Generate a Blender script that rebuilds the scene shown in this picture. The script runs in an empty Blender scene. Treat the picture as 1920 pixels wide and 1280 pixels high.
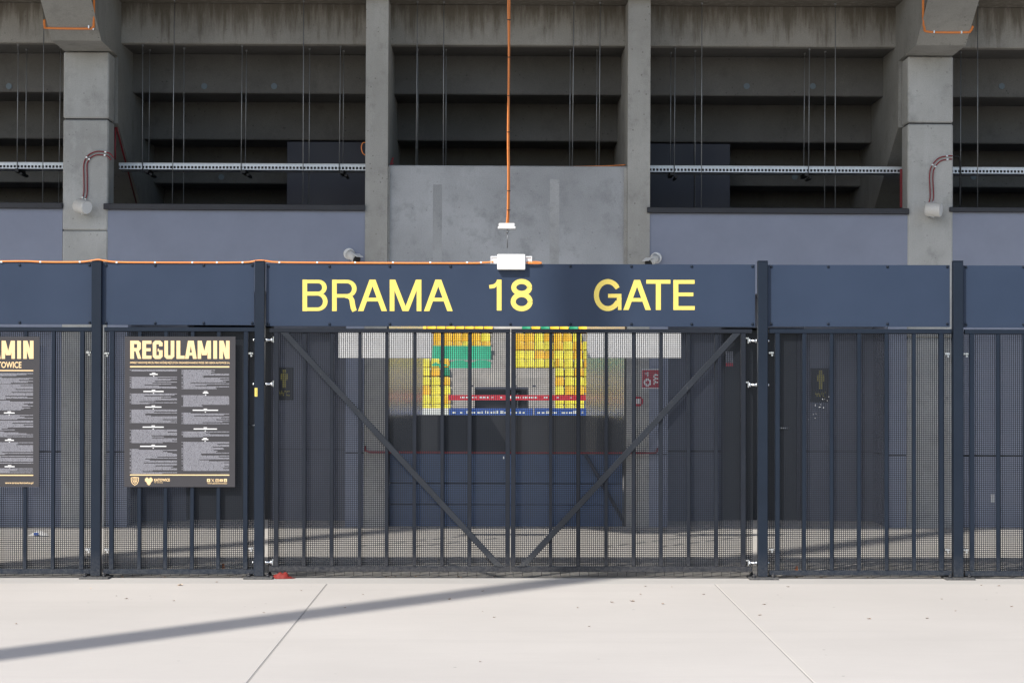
import bpy, math, random
from mathutils import Matrix, Vector, Euler

R = math.radians
S = bpy.context.scene
COL = S.collection

# ------------------------------------------------------------------ camera
EYE = 1.64
FPX = 4000.0                      # focal length in photo pixels (photo 1920 wide)
cam_d = bpy.data.cameras.new('camera')
cam = bpy.data.objects.new('camera', cam_d)
COL.objects.link(cam)
cam_d.sensor_width = 36.0
cam_d.lens = FPX / 1920 * 36.0
cam_d.clip_start = 0.1
cam_d.clip_end = 800
cam.location = (0, 0, EYE)
CAM_ROT = (Euler((R(90) + math.atan(54 / FPX), 0, -22 / FPX), 'XYZ').to_matrix() @ Matrix.Rotation(0.0016, 3, 'Z'))
# the paving and the fence climb very slightly to the right (a drainage fall) against the level stand
FALL = 0.0030
TILT = Matrix.Rotation(-FALL, 3, 'Y')
CAM_W = TILT @ CAM_ROT            # camera in the world; CAM_ROT is the same camera seen from the sloping paving
cam.rotation_euler = CAM_W.to_euler()
S.camera = cam

# ------------------------------------------------------------------ sky, sun, exposure
SUN_EL, SUN_AZ = 45.0, 38.0       # light travels to the right (+X), away (+Y) and down
w = bpy.data.worlds.new('World')
S.world = w
w.use_nodes = True
nt = w.node_tree
bg = nt.nodes['Background']
sky = nt.nodes.new('ShaderNodeTexSky')
sky.sky_type = 'NISHITA'
sky.sun_disc = False
sky.sun_elevation = R(SUN_EL)
sky.dust_density = 1.7
sky.sun_rotation = R(180 + SUN_AZ)
nt.links.new(sky.outputs[0], bg.inputs[0])
bg.inputs[1].default_value = 0.15
sun_d = bpy.data.lights.new('sun', 'SUN')
sun_d.energy = 3.7
sun_d.angle = R(0.53)
sun_d.color = (1.0, 0.95, 0.88)
sun = bpy.data.objects.new('sun', sun_d)
COL.objects.link(sun)
_dir = Vector((math.sin(R(SUN_AZ)) * math.cos(R(SUN_EL)), math.cos(R(SUN_AZ)) * math.cos(R(SUN_EL)), -math.sin(R(SUN_EL))))
sun.rotation_euler = _dir.to_track_quat('-Z', 'Y').to_euler()
sun.location = (-10, -12, 20)
S.view_settings.view_transform = 'Standard'
S.view_settings.look = 'None'
S.view_settings.gamma = 1
S.view_settings.use_curve_mapping = False
S.view_settings.exposure = 0.50

# ------------------------------------------------------------------ measuring helpers
FY = 16.88                        # depth of the fence panels
BY = 22.5                         # depth of the stand front
TH = 0.0                          # the stand front runs parallel to the fence
CT, ST = math.cos(TH), math.sin(TH)


def ray(px, py, rot=None):
    return (rot or CAM_ROT) @ Vector(((px - 960) / FPX, -(py - 640) / FPX, -1))


def F(px, py, y=FY):              # photo pixel -> x, z on a plane parallel to the fence
    d = ray(px, py)
    t = y / d.y
    return d.x * t, EYE + d.z * t


def B(px, py, v=0.0):             # photo pixel -> u, z on a plane parallel to the stand front
    d = ray(px, py, CAM_W)
    # point p = t*d ; local v = -(x)*ST + (y-BY)*CT
    t = (v + BY * CT) / (-d.x * ST + d.y * CT)
    x, y = d.x * t, d.y * t
    return x * CT + (y - BY) * ST, EYE + d.z * t


def G(px, py):                    # photo pixel -> x, y on the ground
    d = ray(px, py)
    t = -EYE / d.z
    return d.x * t, d.y * t


# ------------------------------------------------------------------ object helpers
FRAME = {}                        # root -> (origin)


def tag(o, label=None, cat=None, group=None, kind=None):
    if label: o['label'] = label
    if cat: o['category'] = cat
    if group: o['group'] = group
    if kind: o['kind'] = kind
    return o


def world_of(frame, p):
    if frame == 'B':
        return Vector((p[0] * CT - p[1] * ST, BY + p[0] * ST + p[1] * CT, p[2]))
    return TILT @ (Vector(p) - Vector((0, 0, EYE))) + Vector((0, 0, EYE))


def thing(name, label, cat, origin, frame='F', group=None):
    o = bpy.data.objects.new(name, None)
    o.empty_display_size = 0.2
    COL.objects.link(o)
    o.location = world_of(frame, origin)
    o.rotation_euler = (0, 0, TH) if frame == 'B' else (0, -FALL, 0)
    FRAME[o.name] = Vector(origin)
    return tag(o, label, cat, group)


class MB:
    def __init__(self):
        self.v, self.f, self.sm = [], [], []

    def add(self, vs, fs, smooth=False):
        n = len(self.v)
        self.v += [tuple(p) for p in vs]
        for f in fs:
            self.f.append(tuple(i + n for i in f))
            self.sm.append(smooth)
        return self

    def box(self, x0, x1, y0, y1, z0, z1, c=0.0):
        if x0 > x1: x0, x1 = x1, x0
        if y0 > y1: y0, y1 = y1, y0
        if z0 > z1: z0, z1 = z1, z0
        if c <= 0:
            vs = [(x0, y0, z0), (x1, y0, z0), (x1, y1, z0), (x0, y1, z0), (x0, y0, z1), (x1, y0, z1), (x1, y1, z1), (x0, y1, z1)]
            fs = [(0, 3, 2, 1), (4, 5, 6, 7), (0, 1, 5, 4), (1, 2, 6, 5), (2, 3, 7, 6), (3, 0, 4, 7)]
            return self.add(vs, fs)
        c = min(c, (x1 - x0) * .45, (y1 - y0) * .45, (z1 - z0) * .45)
        vs, idx = [], {}
        X, Y, Z = (x0, x1), (y0, y1), (z0, z1)
        for a in (0, 1):
            for b in (0, 1):
                for d in (0, 1):
                    sx, sy, sz = (1 - 2 * a) * c, (1 - 2 * b) * c, (1 - 2 * d) * c
                    for k, p in enumerate(((X[a], Y[b] + sy, Z[d] + sz), (X[a] + sx, Y[b], Z[d] + sz), (X[a] + sx, Y[b] + sy, Z[d]))):
                        idx[(a, b, d, k)] = len(vs)
                        vs.append(p)
        I = lambda a, b, d, k: idx[(a, b, d, k)]
        fs = []
        for s in (0, 1):
            fs.append((I(s, 0, 0, 0), I(s, 1, 0, 0), I(s, 1, 1, 0), I(s, 0, 1, 0)))
            fs.append((I(0, s, 0, 1), I(1, s, 0, 1), I(1, s, 1, 1), I(0, s, 1, 1)))
            fs.append((I(0, 0, s, 2), I(1, 0, s, 2), I(1, 1, s, 2), I(0, 1, s, 2)))
        for a in (0, 1):
            for b in (0, 1):
                fs.append((I(a, b, 0, 0), I(a, b, 1, 0), I(a, b, 1, 1), I(a, b, 0, 1)))
                fs.append((I(a, 0, b, 0), I(a, 1, b, 0), I(a, 1, b, 2), I(a, 0, b, 2)))
                fs.append((I(0, a, b, 1), I(1, a, b, 1), I(1, a, b, 2), I(0, a, b, 2)))
                for d in (0, 1):
                    fs.append((I(a, b, d, 0), I(a, b, d, 1), I(a, b, d, 2)))
        return self.add(vs, fs)

    def prism(self, poly, axis, a, b):
        # poly: list of 2D points; extruded along axis 'x' (poly = y,z), 'y' (poly = x,z) or 'z' (poly = x,y)
        def pt(p, t):
            return {'x': (t, p[0], p[1]), 'y': (p[0], t, p[1]), 'z': (p[0], p[1], t)}[axis]
        n = len(poly)
        vs = [pt(p, a) for p in poly] + [pt(p, b) for p in poly]
        fs = [tuple(range(n)), tuple(range(2 * n - 1, n - 1, -1))] + [(i, i + n, (i + 1) % n + n, (i + 1) % n) for i in range(n)]
        return self.add(vs, fs)

    def tube(self, path, r, n=8, caps=True):
        P = [Vector(p) for p in path]
        rings = []
        for i, p in enumerate(P):
            d = (P[min(i + 1, len(P) - 1)] - P[max(i - 1, 0)]).normalized()
            up = Vector((0, 0, 1)) if abs(d.z) < .9 else Vector((0, 1, 0))
            a = d.cross(up).normalized()
            b = d.cross(a).normalized()
            rr = r[i] if isinstance(r, (list, tuple)) else r
            rings.append([p + a * (rr * math.cos(2 * math.pi * k / n)) + b * (rr * math.sin(2 * math.pi * k / n)) for k in range(n)])
        vs = [q for rg in rings for q in rg]
        fs = []
        for i in range(len(P) - 1):
            for k in range(n):
                fs.append((i * n + k, i * n + (k + 1) % n, (i + 1) * n + (k + 1) % n, (i + 1) * n + k))
        self.add(vs, fs, True)
        if caps:
            m = len(self.v) - len(vs)
            self.f.append(tuple(m + k for k in range(n))[::-1]); self.sm.append(False)
            e = m + (len(P) - 1) * n
            self.f.append(tuple(e + k for k in range(n))); self.sm.append(False)
        return self

    def ribbon(self, pts, wd, y0, y1):
        # flat stroke in the x,z plane with width wd (number or list), between depths y0 (front) and y1
        n = len(pts)
        W = wd if isinstance(wd, (list, tuple)) else [wd] * n
        L, Rr = [], []
        for i in range(n):
            p = Vector(pts[i])
            d0 = (p - Vector(pts[i - 1])).normalized() if i > 0 else None
            d1 = (Vector(pts[i + 1]) - p).normalized() if i < n - 1 else None
            if d0 is None: d0 = d1
            if d1 is None: d1 = d0
            nn = Vector((-(d0.y + d1.y), d0.x + d1.x))
            nn.normalize()
            k = max(.35, nn.dot(Vector((-d0.y, d0.x))))
            h = W[i] / 2 / k
            L.append(p + nn * h); Rr.append(p - nn * h)
        vs = [(q.x, y0, q.y) for q in L] + [(q.x, y0, q.y) for q in Rr] + [(q.x, y1, q.y) for q in L] + [(q.x, y1, q.y) for q in Rr]
        fs = []
        for i in range(n - 1):
            fs.append((i, n + i, n + i + 1, i + 1))
            fs.append((i, i + 1, 2 * n + i + 1, 2 * n + i))
            fs.append((n + i, 3 * n + i, 3 * n + i + 1, n + i + 1))
        fs.append((0, 2 * n, 3 * n, n))
        fs.append((n - 1, 2 * n - 1, 4 * n - 1, 3 * n - 1))
        return self.add(vs, fs)

    def build(self, name, mat, parent=None, label=None):
        off = FRAME.get(parent.name, Vector((0, 0, 0))) if parent else Vector((0, 0, 0))
        m = bpy.data.meshes.new(name)
        m.from_pydata([(v[0] - off.x, v[1] - off.y, v[2] - off.z) for v in self.v], [], self.f)
        m.polygons.foreach_set('use_smooth', self.sm)
        m.materials.append(mat)
        m.update()
        o = bpy.data.objects.new(name, m)
        COL.objects.link(o)
        if parent:
            o.parent = parent
            FRAME[o.name] = off
        if label: o['label'] = label
        return o


def one(name, label, cat, mb, mat, origin, frame='F', group=None):
    """a thing that is a single mesh"""
    m = bpy.data.meshes.new(name)
    o_ = Vector(origin)
    m.from_pydata([tuple(Vector(v) - o_) for v in mb.v], [], mb.f)
    m.polygons.foreach_set('use_smooth', mb.sm)
    m.materials.append(mat)
    m.update()
    o = bpy.data.objects.new(name, m)
    COL.objects.link(o)
    o.location = world_of(frame, origin)
    o.rotation_euler = (0, 0, TH) if frame == 'B' else (0, -FALL, 0)
    FRAME[o.name] = o_
    return tag(o, label, cat, group)


def arc(cx, cz, rx, rz, a0, a1, n=14):
    return [(cx + rx * math.cos(R(a0 + (a1 - a0) * i / n)), cz + rz * math.sin(R(a0 + (a1 - a0) * i / n))) for i in range(n + 1)]


# ------------------------------------------------------------------ materials
def new_mat(name):
    m = bpy.data.materials.new(name)
    m.use_nodes = True
    n = m.node_tree.nodes
    return m, n, m.node_tree.links, n['Principled BSDF']


def mixc(n, l, a, b, fac, mode='MIX'):
    x = n.new('ShaderNodeMix'); x.data_type = 'RGBA'; x.blend_type = mode
    if isinstance(fac, float): x.inputs[0].default_value = fac
    else: l.new(fac, x.inputs[0])
    for k, s in ((6, a), (7, b)):
        if isinstance(s, tuple): x.inputs[k].default_value = (*s, 1)
        else: l.new(s, x.inputs[k])
    return x.outputs[2]


def ramp(n, l, src, p0, p1, v0=0.0, v1=1.0):
    r = n.new('ShaderNodeMapRange')
    l.new(src, r.inputs[0])
    r.inputs[1].default_value = p0; r.inputs[2].default_value = p1
    r.inputs[3].default_value = v0; r.inputs[4].default_value = v1
    return r.outputs[0]


def noise(n, l, scale, detail=4, vec=None, rough=.55):
    t = n.new('ShaderNodeTexNoise')
    t.inputs['Scale'].default_value = scale
    t.inputs['Detail'].default_value = detail
    t.inputs['Roughness'].default_value = rough
    if vec is not None: l.new(vec, t.inputs['Vector'])
    return t.outputs['Fac']


def mapped(n, l, sc, src='pos', loc=(0, 0, 0)):
    if src == 'pos':
        s = n.new('ShaderNodeNewGeometry').outputs['Position']
    else:
        s = n.new('ShaderNodeTexCoord').outputs['Object']
    mp = n.new('ShaderNodeMapping')
    mp.inputs['Scale'].default_value = sc
    mp.inputs['Location'].default_value = loc
    l.new(s, mp.inputs['Vector'])
    return mp.outputs[0]


def bump(n, l, b, h, strength, dist):
    x = n.new('ShaderNodeBump')
    x.inputs['Strength'].default_value = strength
    x.inputs['Distance'].default_value = dist
    l.new(h, x.inputs['Height'])
    l.new(x.outputs[0], b.inputs['Normal'])


def concrete(name, base, dark=.7, pores=1.0, streak=0.0, rough=.85, streak_col=(.07, .052, .03), seed=0.0, patch=1.0):
    m, n, l, b = new_mat(name)
    v = mapped(n, l, (1, 1, 1), loc=(seed, seed * 1.7, seed * .6))
    big = ramp(n, l, noise(n, l, .9, 5, v), .3, .7)
    mid = ramp(n, l, noise(n, l, 5, 6, v, .65), .35, .7)
    fine = noise(n, l, 90, 3, v)
    lo = tuple(c * dark for c in base)
    hi = tuple(min(1, c * 1.12) for c in base)
    c = mixc(n, l, lo, hi, big)
    c = mixc(n, l, c, tuple(c_ * .66 for c_ in base), ramp(n, l, mid, .5, 1.0, 0, .5 * patch))
    smear = noise(n, l, 1.5, 7, mapped(n, l, (1.6, 1.6, .8), loc=(seed * 2, 1, seed)), .75)
    c = mixc(n, l, c, tuple(c_ * .50 for c_ in base), ramp(n, l, smear, .57, .72, 0, .55 * min(1, patch)))
    c = mixc(n, l, c, tuple(min(1, c_ * 1.2) for c_ in base), ramp(n, l, smear, .42, .30, 0, .5 * min(1, patch)))
    g = n.new('ShaderNodeMix'); g.data_type = 'RGBA'; g.blend_type = 'MULTIPLY'
    g.inputs[0].default_value = .5
    l.new(c, g.inputs[6])
    cr = n.new('ShaderNodeCombineColor')
    f2 = ramp(n, l, fine, .25, .75, .75, 1.2)
    for i in range(3): l.new(f2, cr.inputs[i])
    l.new(cr.outputs[0], g.inputs[7])
    c = g.outputs[2]
    if pores > 0:
        vo = n.new('ShaderNodeTexVoronoi')
        vo.inputs['Scale'].default_value = 17
        l.new(v, vo.inputs['Vector'])
        keep = ramp(n, l, noise(n, l, 6, 2, v), .50, .60)
        sz = n.new('ShaderNodeMath'); sz.operation = 'MULTIPLY'
        l.new(ramp(n, l, vo.outputs['Distance'], .10, .17, 1, 0), sz.inputs[0]); l.new(keep, sz.inputs[1])
        c = mixc(n, l, c, tuple(c_ * .4 for c_ in base), ramp(n, l, sz.outputs[0], 0, 1, 0, .8 * pores))
    if streak > 0:
        vs = mapped(n, l, (5.5, 5.5, .55), loc=(seed, 3, 1))
        s1 = noise(n, l, 2.2, 6, vs, .7)
        ob = n.new('ShaderNodeTexCoord').outputs['Object']
        sp = n.new('ShaderNodeSeparateXYZ'); l.new(ob, sp.inputs[0])
        top = ramp(n, l, sp.outputs[2], 0.02, .42, .0, .26)
        ad = n.new('ShaderNodeMath'); ad.operation = 'ADD'
        l.new(s1, ad.inputs[0]); l.new(top, ad.inputs[1])
        c = mixc(n, l, c, streak_col, ramp(n, l, ad.outputs[0], .56, .76, 0, streak))
        eff = ramp(n, l, noise(n, l, 3.1, 5, mapped(n, l, (7, 7, .7), loc=(9, 0, seed)), .7), .6, .75, 0, .25 * streak)
        c = mixc(n, l, c, (.42, .40, .36), eff)
    l.new(c, b.inputs['Base Color'])
    b.inputs['Roughness'].default_value = rough
    b.inputs['Specular IOR Level'].default_value = .35
    bump(n, l, b, fine, .25, .004)
    return m


def painted(name, col, rough=.45, var=.12, grain=300.0, bstr=.05, metal=0.0, dirt=None, dirt_amt=.3, spec=.5, wave=0.0):
    m, n, l, b = new_mat(name)
    v = mapped(n, l, (1, 1, 1))
    f = ramp(n, l, noise(n, l, 2.5, 6, v, .65), .3, .7)
    c = mixc(n, l, tuple(x * (1 - var) for x in col), tuple(min(1, x * (1 + var)) for x in col), f)
    g = noise(n, l, grain, 2, v)
    c = mixc(n, l, c, tuple(min(1, x * 1.35) for x in col), ramp(n, l, g, .5, .8, 0, .45))
    if dirt:
        d = ramp(n, l, noise(n, l, 38, 6, v, .75), .60, .74, 0, dirt_amt)
        c = mixc(n, l, c, dirt, d)
        sp = n.new('ShaderNodeSeparateXYZ'); l.new(n.new('ShaderNodeNewGeometry').outputs['Position'], sp.inputs[0])
        low = n.new('ShaderNodeMath'); low.operation = 'MULTIPLY'
        l.new(ramp(n, l, sp.outputs[2], .0, .22, 1, 0), low.inputs[0])
        l.new(ramp(n, l, noise(n, l, 60, 5, v, .7), .35, .65), low.inputs[1])
        c = mixc(n, l, c, dirt, ramp(n, l, low.outputs[0], 0, 1, 0, .45))
    l.new(c, b.inputs['Base Color'])
    l.new(ramp(n, l, f, 0, 1, rough - .06, rough + .08), b.inputs['Roughness'])
    b.inputs['Metallic'].default_value = metal
    b.inputs['Specular IOR Level'].default_value = spec
    if wave > 0:
        bump(n, l, b, noise(n, l, 1.7, 2, v), wave, .05)
    elif bstr > 0: bump(n, l, b, g, bstr, .002)
    return m


M = {}
M['anthracite'] = painted('anthracite powder coat', (.0095, .0155, .027), .40, .1, 500, .04, dirt=(.12, .12, .12), dirt_amt=.08, spec=.22)
M['gate_paint'] = painted('worn anthracite gate paint', (.0115, .0145, .0215), .38, .14, 300, .06, dirt=(.18, .17, .16), dirt_amt=.20, spec=.25)
M['dusty'] = painted('dusty grey steel', (.035, .037, .042), .6, .3, 200, .06, dirt=(.20, .19, .17), dirt_amt=.5)
M['brace'] = painted('scuffed brace paint', (.0165, .020, .027), .36, .14, 300, .06, dirt=(.24, .23, .21), dirt_amt=.28, spec=.35)
M['plug'] = painted('blue grey plastic plug', (.13, .17, .20), .5, .1, 100, 0)
M['panel'] = painted('blue grey sheet', (.024, .038, .069), .42, .05, 700, .03, spec=.28, wave=.12)
M['mesh'] = painted('perforated sheet coat', (.011, .014, .020), .5, .08, 200, 0, spec=.3)
M['yellow'] = painted('yellow vinyl', (.74, .585, .125), .45, .03, 200, 0)
M['board'] = painted('notice board print', (.034, .032, .036), .5, .05, 300, 0)
M['gold'] = painted('gold print', (.80, .57, .30), .5, .03, 300, 0)
M['white_plastic'] = painted('white plastic', (.78, .78, .77), .4, .03, 100, .02)
M['offwhite'] = painted('off white enamel', (.62, .61, .58), .4, .05, 100, .02)
M['orange'] = painted('orange cable sheath', (.74, .235, .055), .45, .08, 80, 0)
M['red'] = painted('red conduit', (.21, .016, .024), .45, .1, 80, 0)
M['zinc'] = painted('zinc plated steel', (.62, .64, .66), .28, .12, 60, 0, metal=1.0)
M['rod'] = painted('galvanised rod', (.30, .31, .32), .45, .12, 60, 0, metal=.6)
M['galv'] = painted('galvanised tray', (.66, .70, .74), .42, .1, 40, .04, metal=.35)
M['black'] = painted('black rubber', (.012, .012, .013), .6, .1, 60, 0)
M['cap'] = painted('dark metal coping', (.022, .023, .030), .5, .06, 300, .03)
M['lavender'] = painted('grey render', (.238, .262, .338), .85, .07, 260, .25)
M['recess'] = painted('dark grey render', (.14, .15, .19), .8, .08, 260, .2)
M['navy'] = painted('navy cladding', (.046, .050, .070), .6, .06, 200, .1)
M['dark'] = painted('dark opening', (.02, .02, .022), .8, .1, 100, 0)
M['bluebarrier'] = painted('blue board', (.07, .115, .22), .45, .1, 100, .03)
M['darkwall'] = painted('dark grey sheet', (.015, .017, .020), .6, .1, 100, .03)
M['redsign'] = painted('red sign', (.42, .02, .04), .5, .05, 100, 0)
M['white_print'] = painted('white print', (.75, .75, .75), .5, .03, 100, 0)
M['wcyellow'] = painted('yellow pictogram', (.26, .22, .04), .5, .03, 100, 0)
M['seat_y'] = painted('yellow seat', (.85, .74, .07), .4, .04, 60, .02)
M['seat_o'] = painted('amber seat', (.86, .52, .03), .4, .04, 60, .02)
M['seat_g'] = painted('green seat', (.02, .26, .13), .4, .05, 60, .02)
M['greenbanner'] = painted('green banner cloth', (.02, .36, .19), .7, .06, 50, .05)
M['bluetarp'] = painted('blue advertising board', (.03, .09, .36), .5, .15, 30, .05)
M['tape'] = painted('red barrier tape', (.65, .03, .05), .5, .05, 50, 0)
M['rag'] = painted('red rag', (.17, .010, .006), .7, .35, 60, .3)
M['leaf'] = painted('dry leaf', (.30, .21, .15), .8, .3, 60, .2)
M['straw'] = painted('pale leaf', (.60, .47, .34), .8, .2, 60, .2)
M['grass'] = painted('pitch turf', (.05, .12, .03), .9, .2, 80, .2)
M['concrete'] = concrete('precast concrete', (.30, .298, .28), .76, 1.0, 0, seed=2)
M['column'] = concrete('column concrete', (.49, .495, .485), .74, .9, .12, streak_col=(.22, .20, .16), seed=5, patch=1.8)
M['riser'] = concrete('terrace concrete', (.155, .15, .14), .74, .9, 0, seed=8)  # darker copy of the terrace concrete; shade of the deep rows is in the colour
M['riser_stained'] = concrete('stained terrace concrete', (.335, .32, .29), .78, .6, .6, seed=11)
M['infill'] = concrete('smooth cast wall', (.44, .45, .465), .72, .6, 0, seed=14, patch=1.6)
M['patch_dark'] = concrete('grey patching mortar', (.425, .435, .445), .70, .4, .12, streak_col=(.2, .2, .2), seed=31, patch=1.8)
M['patch_pale'] = concrete('pale patching mortar', (.45, .455, .46), .76, .4, 0, seed=33, patch=1.6)
M['pillar'] = concrete('cast pillar', (.41, .405, .385), .74, 1.0, .1, streak_col=(.2, .17, .12), seed=17, patch=1.6)
M['farstand'] = concrete('far stand concrete', (.42, .40, .37), .85, 0, 0, seed=20)
# passage walls: sealed concrete, catches a blurred mirror of the seats at a grazing look
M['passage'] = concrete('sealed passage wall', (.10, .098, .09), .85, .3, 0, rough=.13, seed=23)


def paving(name, base):
    m, n, l, b = new_mat(name)
    v = mapped(n, l, (1, 1, 1))
    big = ramp(n, l, noise(n, l, .5, 5, v, .6), .3, .7)
    c = mixc(n, l, tuple(x * .93 for x in base), tuple(x * 1.05 for x in base), big)
    brush = noise(n, l, 3.0, 5, mapped(n, l, (1.2, 26, 1)), .6)
    c = mixc(n, l, c, tuple(x * .90 for x in base), ramp(n, l, brush, .45, .75, 0, .55))
    band = noise(n, l, 1.4, 3, mapped(n, l, (.12, 2.2, 1), loc=(3, 1, 0)), .5)
    c = mixc(n, l, c, tuple(x * .88 for x in base), ramp(n, l, band, .55, .7, 0, .35))
    vo = n.new('ShaderNodeTexVoronoi'); vo.inputs['Scale'].default_value = 5
    l.new(v, vo.inputs['Vector'])
    keep = ramp(n, l, noise(n, l, 1.3, 2, v), .5, .58)
    mu = n.new('ShaderNodeMath'); mu.operation = 'MULTIPLY'
    l.new(ramp(n, l, vo.outputs['Distance'], .03, .06, 1, 0), mu.inputs[0]); l.new(keep, mu.inputs[1])
    c = mixc(n, l, c, tuple(x * .45 for x in base), mu.outputs[0])
    fine = noise(n, l, 220, 3, v)
    c = mixc(n, l, c, tuple(x * .82 for x in base), ramp(n, l, fine, .5, .75, 0, .5))
    l.new(c, b.inputs['Base Color'])
    b.inputs['Roughness'].default_value = .8
    b.inputs['Specular IOR Level'].default_value = .3
    bump(n, l, b, brush, .25, .004)
    return m


M['paving'] = paving('pale brushed concrete', (.50, .475, .445))
M['joint'] = paving('joint concrete', (.30, .29, .27))
M['floor'] = paving('concourse concrete', (.46, .44, .41))
M['edge'] = paving('edge strip concrete', (.44, .425, .40))


M['asphalt'] = paving('asphalt', (.055, .055, .056))  # dark colour of the added ground behind the camera


def print_grey(name):
    m, n, l, b = new_mat(name)
    v = mapped(n, l, (1, 1, 1))
    t = noise(n, l, 1.0, 2, mapped(n, l, (260, 1, 420)), .6)
    c = mixc(n, l, (.07, .07, .08), (.36, .36, .40), ramp(n, l, t, .35, .6))
    l.new(c, b.inputs['Base Color'])
    b.inputs['Roughness'].default_value = .55
    return m


M['smallprint'] = print_grey('small grey print')

# ================================================================== THE GROUND
def structure(name, mb, mat):
    o = mb.build(name, mat)
    o.location = world_of('F', (0, 0, 0)); o.rotation_euler = (0, -FALL, 0)
    o['kind'] = 'structure'
    return o


ground = structure('pavement', MB().box(-80, 80, 4.4, 16.44, -.30, -.0035), M['joint'])
structure('road', MB().box(-80, 80, -90, 4.395, -.30, -.02), M['asphalt'])  # unseen dark ground around and behind the camera, added to cut bounced light
gx0 = G(615, 1092)[0]; gx1 = G(1338, 1092)[0]
pitch_x = gx1 - gx0
J = .007
slab_mesh = None
rng = random.Random(4)
for i in range(-7, 8):
    for j in range(2):
        xa = gx0 + i * pitch_x + J / 2
        ya = 16.44 - (j + 1) * 6.0 + J / 2
        if slab_mesh is None:
            o = MB().box(0, pitch_x - J, 0, 6.0 - J, -.15, 0, .004).build('slab', M['paving'], ground)
            slab_mesh = o.data
        else:
            o = bpy.data.objects.new('slab', slab_mesh); COL.objects.link(o); o.parent = ground
        o.location = (xa, ya, rng.uniform(-.0012, .0012))
structure('kerb_strip', MB().box(-60, 60, 16.446, 16.97, -.2, -.002, .003), M['edge'])
structure('concourse_floor', MB().box(-60, 60, 16.976, 34.5, -.3, -.010), M['floor'])
structure('pitch', MB().box(-120, 120, 34.5, 240, -2.2, -1.6), M['grass'])

# ================================================================== THE GRANDSTAND
gs = thing('grandstand', 'raw concrete grandstand seen from below, terraces stepping up over grey walls behind the fence', 'grandstand', (0, 0, 0), 'B')
V1, Z1, DV, DZ = .52, 5.15, .75, .438
uLc0, uLc1 = B(118, 300)[0], B(203, 300)[0]
uRc0, uRc1 = B(1702, 300)[0], B(1787, 300)[0]
ucL, ucR = (uLc0 + uLc1) / 2, (uRc0 + uRc1) / 2
uP0, uP1 = B(685, 300)[0], B(727, 300)[0]
uQ0, uQ1 = B(1177, 300)[0], B(1219, 300)[0]
bays = [(-22, ucL), (ucL, ucR), (ucR, 22)]
EDGE = -11
plug_px = {0: [17], 1: [383, 514, 1400, 1524], 2: [1878]}
for i in range(EDGE, 13):
    v0, z0 = V1 + DV * (i - 1), Z1 - DZ * (i - 1)
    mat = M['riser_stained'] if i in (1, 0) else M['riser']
    for bi, (a, b_) in enumerate(bays):
        spans = [(a + .004, b_ - .004)]
        if bi == 1 and z0 < 2.75:
            spans = [(a + .004, uP0 - .002), (uQ1 + .002, b_ - .004)]
        for (x0, x1) in spans:
            mb = MB()
            # L unit: riser plus tread slab behind the riser's top
            prof = [(v0, z0), (v0 + .14, z0), (v0 + .14, z0 + DZ - .004), (v0 + .0, z0 + DZ - .004)]
            if i == EDGE:
                prof = [(v0, z0), (v0 + .14, z0), (v0 + .14, z0 + DZ + .9), (v0, z0 + DZ + .9)]
            # bevel the lower front edge
            prof = [(v0 + .012, z0), (v0 + .14, z0)] + prof[2:] + [(v0, z0 + .012)]
            mb.prism(prof, 'x', x0, x1)
            mb.box(x0, x1, v0 + .141, v0 + .14 + DV, z0, z0 + .12) if False else None
            o = None
            tread = [(v0 - DV + .142, z0 + DZ), (v0 + .14, z0 + DZ), (v0 + .14, z0 + DZ + .11), (v0 - DV + .142, z0 + DZ + .11)]
            if i > EDGE: mb.prism(tread, 'x', x0, x1)
            st = thing_part = None
            # object with its own origin at the riser foot so that the streaks start from its top
            m = bpy.data.meshes.new('terrace_step')
            org = Vector(((x0 + x1) / 2, v0, z0))
            m.from_pydata([tuple(Vector(p) - org) for p in mb.v], [], mb.f)
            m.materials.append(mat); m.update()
            st = bpy.data.objects.new('terrace_step', m)
            COL.objects.link(st); st.parent = gs; st.location = org
            FRAME[st.name] = org
            if i == 2:
                for px in plug_px[bi]:
                    pu, pz = B(px, 162, v0)
                    MB().tube([(pu, v0 - .012, pz), (pu, v0 + .02, pz)], .034, 14).build('pipe_plug', M['plug'], st)
            if i == 4:
                for px in ([415] if bi == 1 else []) + ([1490] if bi == 1 else []) + ([1825] if bi == 2 else []):
                    pu, pz = B(px, 332, v0)
                    MB().tube([(pu, v0 - .012, pz), (pu, v0 + .02, pz)], .034, 14).build('pipe_plug', M['plug'], st)

for e in (-22.2, 22.002):
    MB().box(e, e + .198, -2.0, 9.2, 0, 6.6).build('end_wall', M['concrete'], gs)
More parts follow.
